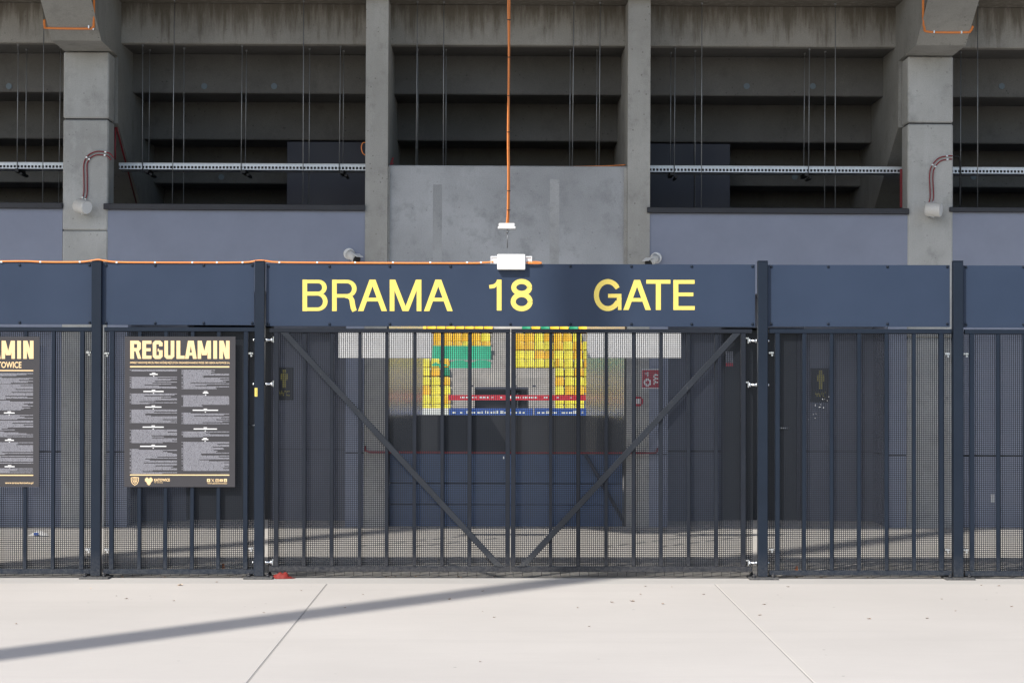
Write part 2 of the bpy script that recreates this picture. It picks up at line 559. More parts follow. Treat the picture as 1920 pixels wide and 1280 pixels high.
# sloping beams that carry the terraces, with the column heads under them
def raker(u0, u1):
    zb = lambda v: 4.247 - .582 * (v - .39)
    low = [(8.2, 0.0), (2.2 + 5.9, -.0)]
    top = []
    for i in range(EDGE, 13):
        v0, z0 = V1 + DV * (i - 1), Z1 - DZ * (i - 1)
        top += [(v0 + .02, z0 + .03), (v0 + .02, z0 + DZ - .02)] if i == EDGE else [(v0 + .02, z0 + DZ - DZ + .03), (v0 + .02, z0 + DZ - .02)]
    # outline in (v, z), going down along the stepped top then back up along the underside
    steps = []
    for i in range(EDGE, 12):
        v0, z0 = V1 + DV * (i - 1), Z1 - DZ * (i - 1)
        steps.append((v0 + .05, z0 + DZ + .03))
        steps.append((v0 + DV + .05, z0 + DZ + .03 - 0.0))
    # steps as a saw: front of tread i at height z0+DZ, back at the foot of next riser
    saw = []
    for i in range(EDGE, 12):
        v0, z0 = V1 + DV * (i - 1), Z1 - DZ * (i - 1)
        saw.append((v0 + .06, z0 + .04))
        saw.append((v0 + DV + .06, z0 + .04))
    vend = saw[-1][0]
    under = [(vend, max(-.2, zb(vend) - .2)), (.36, zb(.36)), (.34, 4.98), (-.62, 5.0)]
    v_top = saw[0][0]
    under += [(v_top, 5.0 + .60 * (-.62 - v_top) - .1)]
    return saw + under


for (u0, u1) in ((uLc0, uLc1), (uRc0, uRc1)):
    poly = raker(u0, u1)
    MB().prism(poly, 'x', u0 + (.004 if u0 < 0 else -.035), u1 + (.035 if u0 < 0 else -.004)).build('raker_beam', M['concrete'], gs)
    zj = B(160, 224)[1] if u0 < 0 else B(1745, 232)[1]
    MB().box(u0, u1, 0, .34, zj + .012, 4.978, .014).build('column_head', M['column'], gs)
    MB().box(u0 + .02, u1 - .02, .03, .32, zj - .02, zj + .03).build('bearing_pad', M['black'], gs)
    zl = B(160, 432)[1] if u0 < 0 else 2.0
    o = MB().box(u0, u1, 0, .34, zl + .003, zj - .004, .014).build('column', M['column'], gs)
    o = MB().box(u0 + .001, u1 - .001, .001, .34, -.08, zl - .003, .012).build('column', M['column'], gs)

# cross walls either side of the passage
for (a, b_) in ((uP0, uP1), (uQ0, uQ1)):
    prof = [(0, -.08), (0, 5.56), (.2, 5.56)]
    for i in range(1, 12):
        v0, z0 = V1 + DV * (i - 1), Z1 - DZ * (i - 1)
        prof.append((v0 + .05, max(z0 + DZ - .01, 2.6)))
        prof.append((v0 + .05, max(z0 + .03, 2.6)))
    prof += [(10.0, 2.6), (10.0, -.08)]
    clean = []
    for p in prof:
        if not clean or (abs(p[0] - clean[-1][0]) + abs(p[1] - clean[-1][1])) > 1e-4: clean.append(p)
    MB().prism(clean, 'x', a, b_).build('cross_wall', M['pillar'], gs)
# smooth wall over the passage
zt = B(950, 311, .06)[1]; zt_low = 2.62
MB().box(uP1 + .002, uQ0 - .002, .055, .30, zt_low, zt, .01).build('infill_wall', M['infill'], gs)
MB().box(uP1 + .001, uP1 + .022, .03, .055, zt_low, zt - .02).build('edge_strip', M['pillar'], gs)
MB().box(uQ0 - .035, uQ0 - .001, .03, .055, zt_low, zt - .02).build('edge_strip', M['pillar'], gs)
for (pa, pb, ya, yb_, mm) in ((812, 828, 346, 505, 'patch_dark'), (1031, 1048, 336, 505, 'patch_pale')):
    a, z1 = B(pa, ya, .053); b_, z0 = B(pb, yb_, .053)
    MB().box(a, b_, .0538, .0552, z0, z1, .0005).build('repair_strip', M[mm], gs)
# glossy lining of the passage, floor to ceiling
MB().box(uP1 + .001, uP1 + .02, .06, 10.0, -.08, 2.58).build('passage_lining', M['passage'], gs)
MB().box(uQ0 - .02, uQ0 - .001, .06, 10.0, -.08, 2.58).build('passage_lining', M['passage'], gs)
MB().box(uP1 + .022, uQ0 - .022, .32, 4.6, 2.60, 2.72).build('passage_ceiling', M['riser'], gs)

# grey walls between the columns with their dark copings
def wall_run(u0, u1, capy0, capy1, pxm, recess=None):
    zc1 = B(pxm, capy0)[1]; zc0 = B(pxm, capy1)[1]
    o = MB().box(u0 - .03, u1 + .03 if False else u1, -.035, .26, zc0, zc1, .005).build('coping', M['cap'], gs)
    MB().box(u0 + .002, u1 - .002, .012, .22, 2.46, zc0 - .002).build('parapet_wall', M['lavender'], gs)
    return zc0


wall_run(-21.9, uLc0, 380, 391, 60)
wall_run(uLc1 - .012, uP0 + .002, 383, 394, 440)
wall_run(uQ1 - .002, uRc0 + .012, 390, 400.5, 1460)
wall_run(uRc1 - .01, 21.9, 389, 398, 1860)

GAPZ = B(1600, 847, .9)[1]


def clad(u0, u1, v0, v1, mat, z1=2.455, name='wall_panel'):
    MB().box(u0, u1, v0, v1, -.08, GAPZ - .006).build(name, mat, gs)
    MB().box(u0, u1, v0, v1, GAPZ + .006, z1).build(name, mat, gs)
    MB().box(u0 + .003, u1 - .003, v0 + .012, v1 - .003, GAPZ - .007, GAPZ + .007).build('joint_strip', M['dark'], gs)


uA = B(238, 800)[0]; uB_ = B(648, 800)[0]
uC = B(1252, 800)[0]; uD = B(1665, 800)[0]
clad(-21.9, uLc0 - .002, .012, .22, M['lavender'])
clad(uLc1 + .002, uA, .012, .22, M['lavender'])
clad(uB_, uP0 - .002, .012, .22, M['lavender'])
clad(uQ1 + .002, uC, .012, .22, M['lavender'])
clad(uD, uRc0 - .002, .012, .22, M['lavender'])
clad(uRc1 + .002, 21.9, .012, .22, M['lavender'])
# recessed porches with their doors
def porch(u0, u1, d0, d1):
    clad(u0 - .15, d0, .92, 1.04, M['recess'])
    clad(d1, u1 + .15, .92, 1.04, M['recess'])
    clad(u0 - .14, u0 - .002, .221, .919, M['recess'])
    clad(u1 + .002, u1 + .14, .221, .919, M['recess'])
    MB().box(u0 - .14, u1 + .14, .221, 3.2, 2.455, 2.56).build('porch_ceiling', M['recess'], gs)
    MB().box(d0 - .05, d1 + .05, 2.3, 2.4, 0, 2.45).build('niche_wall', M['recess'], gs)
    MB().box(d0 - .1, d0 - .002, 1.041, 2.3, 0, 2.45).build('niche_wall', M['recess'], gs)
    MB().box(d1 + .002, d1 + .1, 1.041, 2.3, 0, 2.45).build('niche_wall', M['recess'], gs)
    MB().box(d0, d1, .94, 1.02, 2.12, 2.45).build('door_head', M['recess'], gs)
    dl = MB().box(d0 + .05, d1 - .05, 1.10, 1.15, -.02, 2.10, .004).build('door', M['darkwall'], gs)
    fr = MB().box(d0 + .002, d0 + .048, 1.08, 1.16, -.02, 2.118).box(d1 - .048, d1 - .002, 1.08, 1.16, -.02, 2.118)
    fr.build('door_frame', M['navy'], gs)
    hx_ = d1 - .14
    MB().tube([(hx_, 1.098, 1.02), (hx_, 1.05, 1.02), (hx_ - .13, 1.05, 1.02)], .011, 8).build('handle', M['zinc'], dl)
    MB().box(u0, u1, .905, .919, 0, .10).build('skirting', M['navy'], gs) if False else None


porch(uA, uB_, B(350, 800, .9)[0], B(512, 800, .9)[0])
porch(uC, uD, B(1352, 800, .9)[0], B(1507, 800, .9)[0])
# upper deck floor and dark partitions beneath the terraces
MB().box(-21.9, uP0 - .002, .3, 7.6, 2.58, 2.70).build('deck_slab', M['recess'], gs)
MB().box(uQ1 + .002, 21.9, .3, 7.6, 2.58, 2.70).build('deck_slab', M['recess'], gs)
for (pa, pb, seam) in ((538, 690, 579), (1214, 1369, 1302)):
    a = B(pa, 320, 2.06)[0]; b_ = B(pb, 320, 2.06)[0]; s = B(seam, 320, 2.06)[0]
    for (c0, c1) in ((a, s - .004), (s + .004, b_)):
        MB().box(c0, c1, 2.06, 2.3, 2.71, 4.26, .004).build('partition_panel', M['navy'], gs)
    MB().box(a + .01, b_ - .01, 2.31, 4.4, 2.71, 3.6).build('partition_core', M['navy'], gs)
# closing back wall
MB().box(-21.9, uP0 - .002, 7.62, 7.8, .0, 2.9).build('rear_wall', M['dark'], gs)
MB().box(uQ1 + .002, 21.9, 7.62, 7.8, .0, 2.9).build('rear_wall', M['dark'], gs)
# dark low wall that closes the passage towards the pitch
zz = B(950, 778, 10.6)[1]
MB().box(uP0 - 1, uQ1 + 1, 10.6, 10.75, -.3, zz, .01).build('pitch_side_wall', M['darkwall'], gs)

# blue boarded barrier across the passage mouth, under a red rail
bz = [B(950, y, .18)[1] for y in (985, 946, 906, 851)]
bar = thing('passage_barrier', 'blue boarded barrier with a red top rail across the passage mouth behind the double gate', 'barrier', (0, .18, 0), 'B')
bz[0] = -.04
for k in range(3):
    MB().box(uP1 + .03, uQ0 - .03, .17 + .002 * k, .20, bz[k] + .004, bz[k + 1] - .004, .004).build('board', M['bluebarrier'], bar)
MB().box(uP1 + .035, uQ0 - .035, .206, .215, .0, bz[3] - .01).build('backing', M['navy'], bar)
ra, rb = B(684, 848, -.06)[0], B(1233, 848, -.06)[0]
rz = B(950, 848, -.06)[1]
MB().tube([(ra, .0, rz + .05), (ra + .01, -.05, rz + .01), (ra + .05, -.06, rz), (rb - .05, -.06, rz), (rb - .01, -.05, rz + .01), (rb, .0, rz + .05)], .012, 8).build('rail', M['red'], bar)
d0 = B(1098, 852, .14); d1 = B(1172, 985, .14)
MB().tube([(d0[0], .14, d0[1]), (d1[0], .14, max(.02, d1[1]))], .02, 6).build('brace', M['navy'], bar)

# ================================================================== SERVICES UNDER THE STAND
# cable trays
tv = .62
zt0 = B(950, 321, tv)[1]; zt1 = B(950, 309, tv)[1]
tray_segs = [(-13.4, uLc0 - .01, 'far left behind the left column'), (uLc1 + .0, uP0 - .01, 'left of the central pillars'),
             (uQ1 + .01, uRc0 + .06, 'right of the central pillars'), (uRc1 + .01, 13.4, 'far right beyond the right column')]
for (a, b_, where) in tray_segs:
    dz = 0
    t = thing('cable_tray', 'galvanised slotted cable tray hung under the terraces, ' + where, 'cable tray', ((a + b_) / 2, tv, zt0), 'B', 'cable trays under the terraces')
    MB().box(a, b_, tv, tv + .30, zt0 + .0, zt0 + .003).build('tray_base', M['galv'], t)
    fl = MB()
    fl.box(a, b_, tv - .002, tv, zt0, zt0 + .011)
    fl.box(a, b_, tv - .002, tv, zt0 + .037, zt1)
    fl.box(a, b_, tv - .012, tv - .002, zt1 - .004, zt1)
    x = a + .01
    while x < b_ - .03:
        fl.box(x, x + .014, tv - .0018, tv - .0002, zt0 + .0111, zt0 + .0369)
        x += .038
    fl.build('slotted_flange', M['galv'], t)
    MB().box(a, b_, tv + .298, tv + .30, zt0 + .0031, zt1).build('rear_flange', M['galv'], t)
    MB().tube([(a, tv + .03, zt0 + .025), (b_, tv + .03, zt0 + .025)], .021, 6).build('cable', M['black'], t)
    for px in (32, 275, 457, 641, 1260, 1512):
        bx = B(px, 322, tv)[0]
        if a < bx < b_:
            k = MB()
            k.box(bx - .022, bx + .022, tv - .03, tv + .33, zt0 - .041, zt0 - .001, .004)
            k.box(bx + .03, bx + .06, tv - .02, tv + .3, zt0 - .07, zt0 - .042, .004)
            k.build('hanger_bracket', M['black'], t)

# threaded hanger rods: (x at bottom in the photo, bottom y, front row?)
rods = [('far left bay', [(32, 318, 0), (48, 306, 1), (80, 383, 0), (110, 383, 1)]),
        ('left bay', [(267, 326, 0), (279, 308, 1), (323, 386, 0), (344, 386, 1), (452, 326, 0), (460, 308, 1), (568, 386, 0), (579, 386, 1), (636, 326, 0), (643, 308, 1)]),
        ('middle bay', [(780, 311, 0), (783, 311, 1), (831, 311, 0), (836, 311, 1), (1068, 311, 1), (1073, 311, 0), (1118, 311, 1), (1123, 311, 0)]),
        ('right bay', [(1257, 330, 1), (1264, 330, 0), (1303, 393, 1), (1315, 393, 0), (1507, 330, 1), (1516, 330, 0), (1546, 393, 1), (1566, 393, 0)]),
        ('far right bay', [(1801, 392, 1), (1833, 392, 0)])]
ordw = ['first', 'second', 'third', 'fourth', 'fifth', 'sixth', 'seventh', 'eighth', 'ninth', 'tenth']
rng = random.Random(9)
for bay, lst in rods:
    for k, (px, yb, back) in enumerate(sorted(lst)):
        v = (.30 if not back else .80)
        if yb < 335 and bay != 'middle bay': v = tv + (-.02 if not back else .32)
        u, zbtm = B(px, yb, v)
        if bay == 'middle bay': zbtm = zt - .02
        i = math.floor((v - V1) / DV) + 1          # terrace whose soffit is above this point
        ztop = Z1 - DZ * (i - 1) + DZ if v < V1 + DV * i else Z1
        ztop = (Z1 + DZ) if v < V1 else Z1
        if v >= V1 + DV: ztop = Z1 - DZ
        lean = rng.uniform(-.006, .012)
        mb = MB().tube([(u + lean, v, ztop + .01), (u, v, zbtm)], .0048, 6)
        mb.tube([(u + lean, v, ztop + .005), (u + lean, v, ztop - .02)], .012, 6)
        one('hanger_rod', f'thin steel hanger rod, {ordw[k]} from the left in the {bay}', 'hanger rod', mb, M['rod'], (u, v, zbtm), 'B', 'hanger rods under the terraces')

# round white loudspeakers on the columns, with their red conduits
def catmull(pts, n=6):
    out = []
    P = [Vector(p) for p in pts]
    for i in range(len(P) - 1):
        p0, p1, p2, p3 = P[max(i - 1, 0)], P[i], P[i + 1], P[min(i + 2, len(P) - 1)]
        for k in range(n):
            t = k / n
            out.append(.5 * ((2 * p1) + (-p0 + p2) * t + (2 * p0 - 5 * p1 + 4 * p2 - p3) * t * t + (-p0 + 3 * p1 - 3 * p2 + p3) * t ** 3))
    out.append(P[-1])
    return out


def speaker(px, py, label, dirv, ln=.16, rad=.073):
    u, z = B(px, py, -.16)
    t = thing('loudspeaker', label, 'loudspeaker', (u, -.16, z), 'B', 'cylinder loudspeakers on the columns')
    d = Vector(dirv).normalized(); c = Vector((u, -.16, z))
    a, b_ = c - d * ln / 2, c + d * ln / 2
    MB().tube([a, a + d * .006, a + d * .02, b_ - d * .014, b_ - d * .004, b_], [rad * .86, rad * .95, rad, rad, rad * .99, rad * .93], 28).build('housing', M['offwhite'], t)
    MB().tube([b_ + d * .0005, b_ + d * .004], rad * .88, 28).build('grille', M['white_plastic'], t)
    k = MB()
    k.tube([c + Vector((0, .0, rad + .0)), c + Vector((0, 0, rad + .016))], .009, 8)
    k.tube([c - Vector((0, .0, rad)), c - Vector((0, 0, rad + .014))], .009, 8)
    k.box(u - .012, u + .012, -.15, -.001, z + rad + .002, z + rad + .008)
    k.box(u - .012, u + .012, -.15, -.001, z - rad - .008, z - rad - .002)
    k.build('bracket', M['zinc'], t)
    return t


speaker(154, 387, 'white cylinder loudspeaker tilted down to the right on the left concrete column', (.74, -.60, -.20))
speaker(1750, 393, 'white cylinder loudspeaker pointing level to the right on the right concrete column', (.90, -.40, -.10))


def conduit(pts_px, label, v, extra=None, rad=.0065, off=.035, flip=1):
    P = [B(x, y, v) for x, y in pts_px]
    c0 = catmull([(u, v, z) for u, z in P])
    t = thing('conduit', label, 'conduit', tuple(c0[0]), 'B', 'red twin conduits to the loudspeakers')
    # second line, offset towards the inside of the bend
    c1 = []
    for i, p in enumerate(c0):
        d = (c0[min(i + 1, len(c0) - 1)] - c0[max(i - 1, 0)]).normalized()
        nrm = Vector((d.z, 0, -d.x)) * flip
        c1.append(p + nrm * off)
    MB().tube(c0, rad, 8).build('red_pipe', M['red'], t)
    MB().tube(c1, rad, 8).build('red_pipe', M['red'], t)
    for (k) in (int(len(c0) * .08), int(len(c0) * .52), int(len(c0) * .80)):
        a, b_ = c0[k], c1[k]
        kk = MB()
        for q in (a, b_):
            kk.box(q.x - .011, q.x + .011, v - .011, v + .012, q.z - .009, q.z + .009, .003)
        kk.build('clip', M['zinc'], t)
    return t


conduit([(152, 374), (157, 363), (157.2, 330), (157.5, 306), (166, 291), (183, 284), (204, 287), (213, 296)], 'red twin conduit arching over the loudspeaker on the left column', -.014)
conduit([(1738, 388), (1744, 370), (1743, 330), (1747, 312), (1760, 297), (1778, 292.5), (1786, 292.5)], 'red twin conduit curving off the right column above its loudspeaker', -.014)
# other red and black lines on the sides of the columns
def uz(px, py, v): return B(px, py, v)
a0 = (uLc1 + .022, .37); 
mb = MB()
p0 = B(214, 240, .36); p1 = B(214, 300, .36)
one('conduit', 'short upright red conduit on the right side of the left column', 'conduit', MB().tube([(uLc1 + .012, .33, p0[1]), (uLc1 + .012, .33, p1[1])], .009, 8), M['red'], (uLc1, .33, p1[1]), 'B')
p0 = B(218, 236, .45); p1 = B(257, 382, 1.35)
mb = MB().tube([(uLc1 + .008, .5, p0[1] + .0), (uLc1 + .008, 1.9, B(258, 384, 1.9)[1])], .012, 8)
mb.tube([(uLc1 + .008, .42, p0[1] - .02), (uLc1 + .008, 1.78, B(255, 384, 1.8)[1] - .03)], .009, 8)
one('conduit', 'dark red conduit sloping down the shaded side of the left raker beam', 'conduit', mb, M['red'], (uLc1, .5, p0[1]), 'B')
q0 = B(1689, 318, .36)[1]; q1 = B(1689, 390, .36)[1]
one('conduit', 'bright red upright trunking on the left side of the right column', 'conduit', MB().box(uRc0 - .022, uRc0 - .001, .29, .335, q1, q0, .004), M['red'], (uRc0, .3, q1), 'B')
ub = B(1800, 300, .2)[0]; q0 = B(1800, 293, .2)[1]; q1 = B(1800, 392, .2)[1]
one('cable', 'black cable dropping to the coping beside the right column', 'cable', MB().tube(catmull([(uRc1 - .002, .06, q0), (uRc1 + .05, .15, q0 - .008), (ub, .2, q0 - .06), (ub, .2, q1)]), .011, 8), M['black'], (ub, .2, q1), 'B')

# orange conduit looped round the beam ends
def beam_v(z):                    # sloping underside of the beam
    return -.62 - (z - 5.0 + .1 * 0) / .60


for (pts, lab, px_in) in (
        ([(83, 38), (84, 50), (92, 53), (166, 54), (174, 51), (176, 40), (176.5, -60)], 'orange cable looped round the foot of the left beam', 0),
        ([(1731, -60), (1731, 30), (1733, 52), (1742, 60), (1810, 61), (1820, 58), (1824, 50)], 'orange cable looped round the foot of the right beam', 1)):
    P3 = []
    for x, y in pts:
        v = -.85
        u, z = B(x, y, v)
        v = min(-.64, -.62 - (z - 5.0) / .60 - .0)
        # the beam's sloping face: from (-.62, 5.0) up and forward
        v = -.62 - max(0, (z - 5.0)) * 1.55 - .02
        u, z = B(x, y, v)
        v = -.62 - max(0, (z - 5.0)) * 1.55 - .02
        u, z = B(x, y, v)
        P3.append((u, v, z))
    t = thing('cable', lab, 'cable', P3[3], 'B', 'orange cables on the beam feet')
    MB().tube(catmull(P3), .012, 8).build('sheath', M['orange'], t)
    for k in (3, 4):
        q = Vector(P3[k]) + Vector((.0, 0, 0))
        s = .05 if k == 3 else -.04
        MB().box(q.x + s - .008, q.x + s + .008, q.y - .016, q.y + .01, q.z - .016, q.z + .016, .003).build('clip', M['zinc'], t)
u, z = B(680, 277, -.02)
one('cable', 'small loose orange cable loop beside the left central pillar', 'cable', MB().tube(catmull([(uP0 + .004, .06, z + .06), (uP0 - .03, .05, z + .058), (uP0 - .045, .05, z + .01), (uP0 - .03, .05, z - .05), (uP0 + .004, .06, z - .075)]), .006, 6), M['orange'], (uP0, .05, z), 'B')
ua = B(1075, 310, .2)[0]
one('cable', 'thin orange cable lying along the top of the central wall', 'cable', MB().tube(catmull([(B(960, 310, .2)[0], .2, zt + .006), (ua, .2, zt + .008), (B(1140, 305, .2)[0], .2, zt + .018), (uQ0 - .01, .2, zt + .03)]), .007, 6), M['orange'], (ua, .2, zt), 'B')
uu, zz2 = B(731, 300, .15)
one('cable', 'short red cable end at the left end of the central wall', 'cable', MB().tube(catmull([(uP1 + .02, .15, zt + .005), (uP1 + .035, .15, zt + .05), (uP1 + .05, .15, zt + .09)]), .01, 6).tube([(uP1 + .02, .15, zt + .012), (uP1 + .055, .15, zt + .03)], .009, 6), M['red'], (uP1, .15, zt), 'B')

# surveillance cameras on the grey walls just over the fence
def cctv(px, py, sgn, label):
    u, z = B(px, py, 0)
    t = thing('surveillance_camera', label, 'camera', (u, 0, z), 'B', 'surveillance cameras above the gate')
    MB().tube([(u, .012, z), (u, -.02, z), (u, -.03, z)], [.060, .060, .052], 28).build('base', M['white_plastic'], t)
    d = Vector((sgn * .62, -.62, -.48)).normalized()
    c = Vector((u, -.028, z))
    MB().tube([c, c + d * .04, c + d * .13], [.050, .046, .046], 20).build('body', M['offwhite'], t)
    s = c + d * .13
    MB().tube([s, s + d * .02], .041, 20).build('lens', M['black'], t)
    hood = MB()
    sx = Vector((d.y, -d.x, 0)).normalized() * .046
    up = sx.cross(d).normalized()
    if up.z < 0: up = -up
    A = s - d * .03 + up * .046; Bq = s + d * .04 + up * .047
    vs = [A - sx, A + sx, Bq + sx, Bq - sx]
    vs += [p + up * .005 for p in vs]
    hood.add(vs, [(0, 1, 2, 3), (7, 6, 5, 4), (0, 4, 5, 1), (1, 5, 6, 2), (2, 6, 7, 3), (3, 7, 4, 0)])
    hood.build('hood', M['white_plastic'], t)


cctv(655, 476, 1, 'white surveillance camera left of the central pillars, facing right')
cctv(1230, 483.5, -1, 'white surveillance camera right of the central pillars, facing left')

# hanging fitting over the gate, on its orange cable
HY = 19.1
hx, hz = F(951, 424.5, HY)
hang = thing('hanging_cable', 'paired orange cables hanging down the middle to a small white fitting', 'cable', (hx, HY, hz + .03))
hp = [(955, -330), (954, -120), (952.5, 0), (953.5, 110), (952, 250), (952.5, 330), (951.5, 400), (949.5, 420)]
P = []
for x, y in hp:
    q = F(x, y, HY); P.append((q[0], HY - .012, q[1]))
MB().tube(catmull(P), .0072, 8).build('sheath', M['orange'], hang)
P2 = []
for (x, y), dx in zip(hp, (1.5, 2, 3.2, 1.5, 2, 2.5, 2.5, 3)):
    q = F(x + dx, y, HY); P2.append((q[0], HY + .006, q[1]))
MB().tube(catmull(P2), .0064, 8).build('sheath', M['orange'], hang)
for y in (38, 108, 180, 248, 358, 394):
    q = F(953.5, y, HY)
    MB().box(q[0] - .013, q[0] + .017, HY - .022, HY + .016, q[1] - .003, q[1] + .003).build('cable_tie', M['black'], hang)
fit = thing('hanging_fitting', 'small white plastic fitting with a steel rod below, hanging on the orange cables', 'fitting', (hx, HY, hz))
xa, z0 = F(933.5, 430, HY); xb, z1 = F(967, 419, HY); zm = F(950, 425, HY)[1]
MB().box(xa, xb, HY - .05, HY + .05, z0, zm - .001, .005).build('base', M['white_plastic'], fit)
MB().box(xa + .008, xb - .008, HY - .04, HY + .04, zm, z1, .006).build('cover', M['white_plastic'], fit)
MB().tube([(hx + .002, HY, z0 + .01), (hx + .002, HY, F(951, 465, HY)[1])], .005, 8).build('rod', M['rod'], fit)
MB().tube([(hx + .002, HY, F(951, 437, HY)[1]), (hx + .002, HY, F(951, 432, HY)[1])], .011, 6).build('nut', M['zinc'], fit)

# ================================================================== SIGNS ON THE GROUND FLOOR WALLS
def wall_sign(px0, px1, py0, py1, v):
    a, z1 = B(px0, py0, v); b_, z0 = B(px1, py1, v)
    return a, b_, z0, z1


def man(mb, cx, z0, h, v):
    mb.tube([(cx, v, z0 + h * .90), (cx, v + .004, z0 + h * .90)], h * .10, 14)
    s = h * .82
    mb.prism([(cx - h * .09, z0), (cx - .012 * h, z0), (cx - .012 * h, z0 + h * .36), (cx + .012 * h, z0 + h * .36), (cx + .012 * h, z0), (cx + h * .09, z0), (cx + h * .10, z0 + h * .40),
              (cx + h * .20, z0 + h * .44), (cx + h * .19, z0 + h * .72), (cx + h * .11, z0 + h * .78), (cx - h * .11, z0 + h * .78), (cx - h * .19, z0 + h * .72), (cx - h * .20, z0 + h * .44), (cx - h * .10, z0 + h * .40)], 'y', v, v + .004)


WC_SIGNS = []
for (rect, mx, lab) in (((517, 549, 688, 750), 533, 'dark toilet sign with a yellow figure on the porch wall left of the gate'),
                        ((1520, 1554, 690, 753), 1539, 'dark toilet sign with a yellow figure on the porch wall right of the gate')):
    a, b_, z0, z1 = wall_sign(*rect, .90)
    t = thing('toilet_sign', lab, 'sign', ((a + b_) / 2, .90, z0), 'B', 'toilet signs')
    MB().box(a, b_, .904, .918, z0, z1, .002).build('plate', M['dark'], t)
    mb = MB(); cx = B(mx, 715, .9)[0]
    man(mb, cx, z0 + (z1 - z0) * .38, (z1 - z0) * .56, .899)
    mb.build('figure', M['wcyellow'], t)
    WC_SIGNS.append((t, cx, z0))

a, b_, z0, z1 = wall_sign(1204, 1237, 693, 727, 0)
t = thing('fire_hose_sign', 'square red fire hose sign with white pictograms beside the passage', 'sign', ((a + b_) / 2, 0, z0), 'B')
sw = b_ - a; sh = z1 - z0
MB().box(a, b_, -.012, -.004, z0, z1).build('plate', M['redsign'], t)
k = MB()
k.box(a - .007, a, -.011, -.004, z0 - .007, z1 + .007); k.box(b_, b_ + .007, -.011, -.004, z0 - .007, z1 + .007)
k.box(a, b_, -.011, -.004, z1, z1 + .007); k.box(a, b_, -.011, -.004, z0 - .007, z0)
k.build('border', M['white_print'], t)
k = MB()
k.ribbon([(a + sw * x, z0 + sh * z) for x, z in arc(.30, .30, .15, .17, 0, 360, 18)], .02, -.0145, -.0121)
k.box(a + sw * .26, a + sw * .34, -.0145, -.0121, z0 + sh * .62, z0 + sh * .9)
k.box(a + sw * .14, a + sw * .24, -.0145, -.0121, z0 + sh * .74, z0 + sh * .82)
for j in range(3):
    k.ribbon([(a + sw * (.66 + .0 * j), z0 + sh * (.2 + .2 * j)), (a + sw * .74, z0 + sh * (.36 + .2 * j)), (a + sw * .88, z0 + sh * (.28 + .2 * j))], .016, -.0145, -.0121)
k.build('pictogram', M['white_print'], t)
u, z = B(1197, 752, -.02)
t = thing('hydrant_sign', 'small round red and white sign below the fire hose sign', 'sign', (u, 0, z), 'B')
MB().tube([(u, -.016, z), (u, -.004, z)], .052, 24).build('plate', M['redsign'], t)
MB().box(u - .022, u + .022, -.020, -.0161, z - .024, z + .024).build('symbol', M['white_print'], t)
u, z = B(1368, 672, .9)
t = thing('door_notice', 'small grey paper notice above the dark doorway right of the gate', 'sign', (u, .86, z), 'B')
MB().box(u - .045, u + .045, .925, .935, z - .09, z + .075).build('sheet', M['smallprint'], t)
MB().box(u - .042, u + .042, .922, .9249, z - .085, z - .05).build('print_band', M['redsign'], t)
u, z = B(1861, 934, 0)
one('paper_notice', 'tiny white paper notice low on the grey wall at the far right', 'sign', MB().box(u - .02, u + .02, .004, .011, z - .045, z + .045), M['white_print'], (u, 0, z), 'B')

# ================================================================== THE FENCE
MESH_P, MESH_W = .0151, .0054


def px_x(px, py=850, y=FY): return F(px, py, y)[0]


def mesh_sheet(x0, x1, z0, z1, y, parent):
    mb = MB()
    n = int(round((x1 - x0) / MESH_P))
    for k in range(n + 1):
        c = x0 + k * (x1 - x0) / n
        mb.box(c - MESH_W / 2, c + MESH_W / 2, y - .0010, y + .0010, z0, z1)
    m = int(round((z1 - z0) / MESH_P))
    for k in range(m + 1):
        c = z0 + k * (z1 - z0) / m
        mb.box(x0, x1, y - .0007, y + .0007, c - MESH_W / 2, c + MESH_W / 2)
    o = mb.build('perforated_sheet', M['mesh'], parent)
    o['kind'] = 'stuff'
    return o


def wire_strip(x0, x1, z1, y, parent):
    mb = MB()
    x = x0
    while x < x1:
        mb.box(x - .0016, x + .0016, y - .0016, y + .0016, .012, z1)
        x += .075
    mb.box(x0, x1, y - .0034, y - .0017, .013, .0162)
    mb.box(x0, x1, y + .0017, y + .0034, .055, .0582)
    o = mb.build('wire_strip', M['black'], parent)
    o['kind'] = 'stuff'


BF = FY - .02                      # front of the bars
